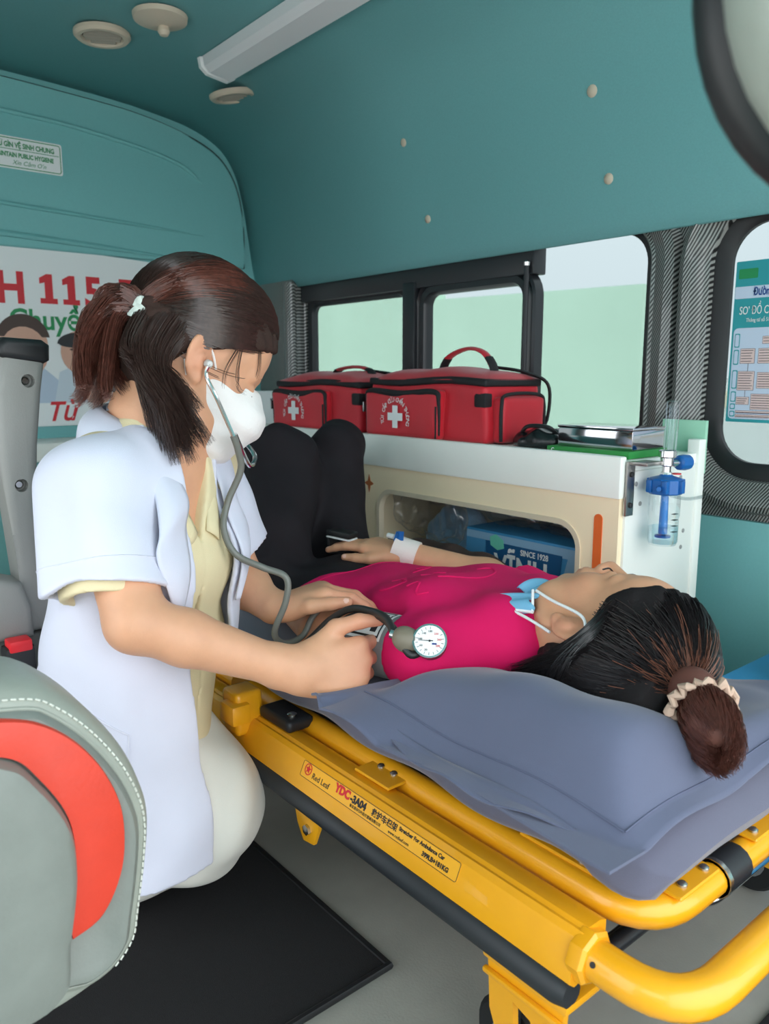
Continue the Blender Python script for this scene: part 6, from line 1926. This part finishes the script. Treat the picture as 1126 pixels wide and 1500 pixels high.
rotp = Matrix((Vector(fd), Vector((0, 0, 1)).cross(Vector(fd)).normalized(), Vector(fd).cross(Vector((0, 0, 1)).cross(Vector(fd)).normalized()))).transposed()
for nm, z0, z1, m_, rr in (('upper_jaw', .007, .018, BLACK, -.14), ('upper_lining', .003, .007, PAPER, -.14), ('lower_jaw', -.013, -.006, PAPER, .12), ('base_jaw', -.020, -.013, BLACK, .12)):
    b_ = box(-.016, .036, -.015, .015, z0, z1, .003)
    b_.transform(Matrix.Translation(Vector(FT)) @ rotp.to_4x4() @ Matrix.Rotation(rr, 4, 'Y'))
    put(nm, b_, m_, pu)
b_ = box(.028, .034, -.014, .014, -.014, .010, .002)
b_.transform(Matrix.Translation(Vector(FT)) @ rotp.to_4x4())
put('hinge', b_, BLACK, pu)

# dark brown jacket sleeve lying beyond her
me, _ = sdf_mesh([Cone((-1.17, 1.055, .42), (-1.02, 1.065, .415), .035, .032, .02), Cone((-1.02, 1.065, .415), (-.88, 1.06, .405), .032, .024, .02), Ell((-1.22, 1.05, .41), (.05, .035, .035), None, .02)],
                 (-1.30, .99, .36), (-.82, 1.115, .48), .0045, disp=lambda p: folds(p, [((1, .3, .2), 60, .3, .003), ((1, -.4, .6), 85, 1.2, .002)]))
tag(put('brown_jacket', me, mat('brown_knit', srgb(58, 42, 38), 0.9, bump=0.4, bscale=300)), 'dark brown knitted jacket between the lying woman and the cabinet', 'jacket')
# ================================================================== STETHOSCOPE AND BLOOD PRESSURE SET
sg = thing('stethoscope', 'grey tubed stethoscope worn by the kneeling woman', 'stethoscope', (-0.87, 0.5, 0.4))
TUBEG = mat('stetho_grey', srgb(112, 114, 108), 0.35)
e1 = HD.w(.004, -.080, -.002)
put('ear_tip', lathe([(.003, 0), (.0055, .003), (.0045, .010), (.003, .012)], e1, tuple(-HD.l), 10), mat('ear_tip', srgb(200, 200, 198), 0.3), sg)
Y0 = np.array((-0.868, 0.474, 0.706))
put('ear_tube', tube([e1 + -HD.l * .010, np.array((-.868, .440, .780)), np.array((-.861, .450, .752)), Y0], .0027, 8, 8), CHROME, sg)
e2 = HD.w(.004, .080, -.002)
put('ear_tube', tube([e2 + HD.l * .010, HD.w(.07, .092, -.025), HD.w(.135, .066, -.050), HD.w(.152, .012, -.068), HD.w(.135, -.040, -.088), Y0 + np.array((-.004, .004, .002))], .0032, 8, 8), CHROME, sg)
put('ear_tip', lathe([(.003, 0), (.0055, .003), (.0045, .010), (.003, .012)], e2, tuple(HD.l), 10), MATS['ear_tip'], sg)
put('tubing', tube([Y0, (-0.872, 0.482, 0.688), (-0.880, 0.489, 0.661), (-0.892, 0.476, 0.621), (-0.885, 0.465, 0.588), (-0.872, 0.474, 0.556), (-0.868, 0.510, 0.534), (-0.850, 0.534, 0.520), (-0.850, 0.533, 0.488), (-0.862, 0.522, 0.445), (-0.868, 0.540, 0.424), (-0.872, 0.572, 0.426), (-0.878, 0.592, 0.446), (-0.882, 0.612, 0.459)], .0044, 10, 8), TUBEG, sg)
put('chest_piece', lathe([(.008, -.010), (.010, -.004), (.021, -.002), (.022, .004), (.020, .006)], (-0.886, 0.632, 0.4585), (0.05, -0.08, 1), 24), CHROME, sg)

bp = thing('blood_pressure_monitor', 'grey blood pressure cuff with dial gauge and black hoses', 'blood pressure monitor', (-0.75, 0.63, 0.40))
CUFF = mat('cuff_grey', srgb(120, 120, 122), 0.8, bump=0.2, bscale=700)
ca_, cb_ = NS + (NE_ - NS) * .22, NS + (NE_ - NS) * .64
cd_ = unit(cb_ - ca_)
put('cuff', tube([ca_ - cd_ * 0.0, ca_ + cd_ * .004, ca_ + cd_ * .050, cb_ - cd_ * .004, cb_], [.0415, .0430, .0430, .0415, .0395], 28, cap=False), CUFF, bp)
solid(bp.children[-1], .003, -1)
# label wrapped on the upper side of the cuff
def cuff_pt(u, v, r):
    c = ca_ + cd_ * (.008 + .066 * u)
    n1 = unit(np.cross(cd_, (0, 0, 1))); n2 = np.cross(n1, cd_)
    if n2[2] < 0: n2 = -n2
    if n1[1] > 0: n1 = -n1
    a = math.radians(100 - 75 * v)
    return c + r * (-n1 * math.cos(a) * -1 * -1 + n2 * math.sin(a)) if False else c + r * (n1 * math.cos(a) + n2 * math.sin(a))
put('cuff_label', grid_mesh(lambda u, v: cuff_pt(u, v, .0438), 8, 12), PAPER, bp)
for k, (u0, u1, v0, v1, m_) in enumerate(((.06, .94, .06, .12, INK), (.06, .94, .88, .93, INK), (.06, .10, .06, .93, INK), (.90, .94, .06, .93, INK), (.18, .34, .2, .8, INK), (.44, .54, .2, .75, mat('label_blue', srgb(40, 60, 130), .5)), (.64, .74, .2, .8, RED))):
    put('label_print', grid_mesh(lambda u, v: cuff_pt(u0 + (u1 - u0) * u, v0 + (v1 - v0) * v, .0442), 3, 6), m_, bp)
# gauge
gc = np.array((-0.655, 0.610, 0.468)); ga = unit((0.55, -0.62, 0.52))
put('gauge_case', lathe([(.014, -.016), (.0195, -.012), (.0205, 0), (.0205, .003), (.0185, .0045)], gc, ga, 32), mat('gauge_case', srgb(60, 56, 54), 0.35), bp)
put('gauge_bezel', ring([(.0185, .003), (.0207, .0032), (.0207, .0058), (.0185, .006)], gc, ga, 32), CHROME, bp)
put('dial', lathe([(.0185, .0050), (.0005, .0051)], gc, ga, 28), PAPER, bp, smooth=False)
gu = unit(np.cross((0, 0, 1), ga)); gv = np.cross(ga, gu)
for k in range(16):
    an = math.radians(-60 + k * 300 / 15 + 90 + 60)
    for (r0_, r1_) in ((.0140, .0170),):
        p_ = gc + ga * .0053
        d_ = gu * math.cos(an) + gv * math.sin(an)
        put('dial_tick', tube([p_ + d_ * r0_, p_ + d_ * r1_], .00028, 4), INK, bp)
for k, tx in enumerate(('20', '60', '100', '140', '180', '220', '260', '300')):
    an = math.radians(-110 - k * 40)
    d_ = gu * math.cos(an) + gv * math.sin(an)
    text(tx, .0036, gc + ga * .0054 + d_ * .0115 - gv * .0013, gu, gv, RED if k > 4 else INK, bp, 0, 'CENTER', depth=.0002)
put('needle', tube([gc + ga * .0060 + gu * .004, gc + ga * .0060 - gu * .0135], [.0006, .0002], 5), INK, bp)
put('needle_hub', lathe([(.0014, .005), (.0012, .0062)], gc, ga, 10), INK, bp)
put('dial_mark', prism([(.003, -.0045), (.0085, -.0045), (.0085, -.0025), (.003, -.0025)], gc + ga * .0053, gu, gv, .0002), MATS['label_blue'], bp, smooth=False)
#put('gauge_glass', lathe([(.0186, .0060), (.0005, .0064)], gc, ga, 28), CLEAR, bp)
kc = np.array((-0.681, 0.596, 0.466))
me, _ = sdf_mesh([Ell(kc, (.013, .013, .014), None, .01), Cone(kc, gc - ga * .010, .011, .012, .01), Ell(kc + np.array((-.004, -.004, .004)), (.011, .011, .011), None, .01)], kc - .05, kc + .05, .002)
put('gauge_neck', me, mat('gauge_olive', srgb(120, 112, 96), 0.5), bp)
HOSE = mat('hose_black', srgb(36, 36, 36), 0.4)
put('hose', tube([kc + np.array((-.012, -.010, .006)), (-.715, .592, .486), (-.750, .596, .486), (-.79, .594, .480), (-.825, .586, .458), (-.855, .572, .425), (-.90, .562, .390)], .0048, 10, 8), HOSE, bp)
put('hose', tube([gc - ga * .012, (-.668, .592, .452), (-.690, .590, .472), (-.722, .597, .480), (-.755, .599, .481), (-.795, .594, .466), (-.83, .580, .432), (-.88, .560, .388)], .0048, 10, 8), HOSE, bp)
put('hose', tube([(-.91, .572, .386), (-.87, .566, .387), (-.83, .570, .387), (-.79, .578, .387)], .0040, 10, 8), HOSE, bp)
put('hose_ferrule', tube([kc + np.array((-.008, -.007, .005)), kc + np.array((-.016, -.012, .007))], .0058, 10), CHROME, bp)
put('hose_loop', tube([(-.862, .545, .405), (-.845, .528, .392), (-.85, .53, .386), (-.90, .545, .386), (-.93, .56, .395)], .0045, 10, 8), TUBEG, bp)
# ---- pillow
PA, PB, PC, PD = (np.array(q) for q in ((-0.702, 0.548, 0.402), (-0.350, 0.560, 0.388), (-0.330, 0.930, 0.402), (-0.585, 0.95, 0.396)))
HEADXY = np.array([-0.485, 0.80])
def pillow_pt(s, t, side):
    """s 0..1 foot->head, t 0..1 near->far; values outside 0..1 lie on the flange"""
    m = (1 - s) * (1 - t) * PA + s * (1 - t) * PB + s * t * PC + (1 - s) * t * PD
    sc, tc_ = min(max(s, 0), 1), min(max(t, 0), 1)
    f = (max(0, 1 - abs(2 * sc - 1) ** 2.6) ** 0.62) * (max(0, 1 - abs(2 * tc_ - 1) ** 2.8) ** 0.58)
    corner = abs(2 * sc - 1) * abs(2 * tc_ - 1)
    # pinch the outline between the corners
    mid = np.array([(PA + PB + PC + PD)[0] / 4, (PA + PB + PC + PD)[1] / 4])
    pin = 0.045 * (1 - corner)
    m[:2] += (mid - m[:2]) * pin * (abs(2 * s - 1) ** 4 + abs(2 * t - 1) ** 4) * 0.6
    def sm(v, xs, ys, w):
        q = v + np.linspace(-w, w, 9)
        return float(np.interp(q, xs, ys).mean())
    As = sm(sc, [0, .08, .25, .5, .8, .93, 1.0], [0, .42, .68, .96, 1.0, .85, 0.0], .05) * min(1, sc / .05, (1 - sc) / .04) ** .5
    Bt = sm(tc_, [0, .05, .13, .25, .5, .75, 1.0], [0.0, .66, 1.0, .90, .50, .40, 0.0], .05) * min(1, tc_ / .05, (1 - tc_) / .05) ** .5
    r2 = ((m[0] - HEADXY[0]) / 0.13) ** 2 + ((m[1] - HEADXY[1]) / 0.10) ** 2
    dent = 0.045 * math.exp(-r2)
    wr = 0.0035 * f * math.sin(m[0] * 41 + m[1] * 17) * math.sin(m[1] * 33 - m[0] * 12)
    edge = 0.004 * math.sin(s * 9 + 1) * (abs(2 * t - 1) ** 6) + 0.003 * math.sin(t * 11) * (abs(2 * s - 1) ** 6)
    if side > 0:
        m[2] += 0.076 * As * Bt - dent * f + wr + edge + 0.0015
    else:
        m[2] += -0.020 * f + edge - 0.0015
    # flange droop
    out = max(0, -t, t - 1, -s, s - 1)
    if t < 0 and -0.02 < s < 1.02:
        m[2] -= 0.30 * (-t) * (0.5 + 0.5 * s)
    if s > 1:
        m[2] -= 0.15 * (s - 1)
    m[2] = max(m[2], 0.3795 + (0.0 if side > 0 else -0.001))
    return m
def pil(side):
    nu, nv = 74, 66
    fl = 0.085
    us = [-fl + (1 + 2 * fl) * i / (nu - 1) for i in range(nu)]
    return us, nu, nv
PRESS = pcap + pat + sh + [Cone(ca_, cb_, .044, .044)]
PRESS_HAND = hR + [Cone(REL, RWR, .032, .0215)]
def press(V):
    """the stuffing gives way under the head, the shoulder and the hand"""
    P = np.array(V)
    for _ in range(70):
        d = np.minimum(field(pcap, P), np.minimum(field(pat, P), np.minimum(field(sh, P), np.minimum(field(PRESS[-1:], P), field(PRESS_HAND, P)))))
        m = (d < 0.001) & (P[:, 2] > 0.3805)
        if not m.any(): break
        P[m, 2] -= 0.002
    G = P[:, 2].reshape(84, 84).copy()          # soften the step round the hollow, downwards only
    for _ in range(6):
        A = G.copy()
        A[1:-1, 1:-1] = (G[1:-1, 1:-1] * 2 + G[:-2, 1:-1] + G[2:, 1:-1] + G[1:-1, :-2] + G[1:-1, 2:]) / 6
        G = np.minimum(G, A)
    P[:, 2] = np.maximum(G.ravel(), 0.3795)
    return [q for q in P]
def pillow_mesh():
    fl_s, fl_t = 0.055, 0.13
    nu, nv = 84, 84
    S = np.linspace(-fl_s, 1 + fl_s, nu); Tt = np.linspace(-fl_t, 1 + 0.06, nv)
    V = []; F = []
    for side in (1, -1):
        base = len(V)
        for t in Tt:
            for s in S: V.append(pillow_pt(s, t, side))
        if side > 0:
            V = press(V)
        else:
            top = np.array(V[:base]); low = np.array(V[base:])
            low[:, 2] = np.minimum(low[:, 2], np.maximum(top[:, 2] - 0.003, 0.3765))
            V = V[:base] + [q for q in low]
        for j in range(nv - 1):
            for i in range(nu - 1):
                q = (base + j * nu + i, base + j * nu + i + 1, base + (j + 1) * nu + i + 1, base + (j + 1) * nu + i)
                F.append(q if side > 0 else q[::-1])
    n = nu * nv
    for i in range(nu - 1):       # close the rim
        F.append((i + 1, i, n + i, n + i + 1))
        a = (nv - 1) * nu + i
        F.append((a, a + 1, n + a + 1, n + a))
    for j in range(nv - 1):
        a, b = j * nu, (j + 1) * nu
        F.append((a, b, n + b, n + a))
        a, b = j * nu + nu - 1, (j + 1) * nu + nu - 1
        F.append((b, a, n + a, n + b))
    return mesh('pillow', V, F)
pw = thing('pillow', 'slate blue flanged pillow under the lying woman\'s head', 'pillow', (-0.55, 0.75, 0.38))
PSH = mat('pillow_cotton', srgb(88, 94, 118), 0.8, bump=0.12, bscale=900, var=0.02, vscale=15, sheen=0.25)
put('pillow_case', pillow_mesh(), PSH, pw, smooth=80)
seam = [pillow_pt(s, 0.0, 1) + np.array([0, -0.0005, 0.0008]) for s in np.linspace(0, 1, 60)]
put('flange_seam', tube(seam, 0.0009, 5), mat('seam_blue', srgb(88, 94, 118), 0.8), pw)
seam = [pillow_pt(1.0, t, 1) + np.array([0.0005, 0, 0.0008]) for t in np.linspace(0, 0.9, 50)]
put('flange_seam', tube(seam, 0.0009, 5), MATS['seam_blue'], pw)
# loose under-flap of the pillow case hanging open on the near side
def flap(u, v):
    s = 0.16 + 0.74 * u
    a = pillow_pt(s, -0.02, -1)
    w = math.sin(math.pi * u) ** 0.8
    return (a[0] + 0.012 * v * (u - 0.5), a[1] - 0.012 - 0.030 * v * w, max(a[2] - 0.004 - 0.030 * v * w, 0.3805) + 0.003 * math.sin(u * 17) * v)
fo = put('under_flap', grid_mesh(flap, 50, 8), PSH, pw, smooth=80)
solid(fo, 0.0012)
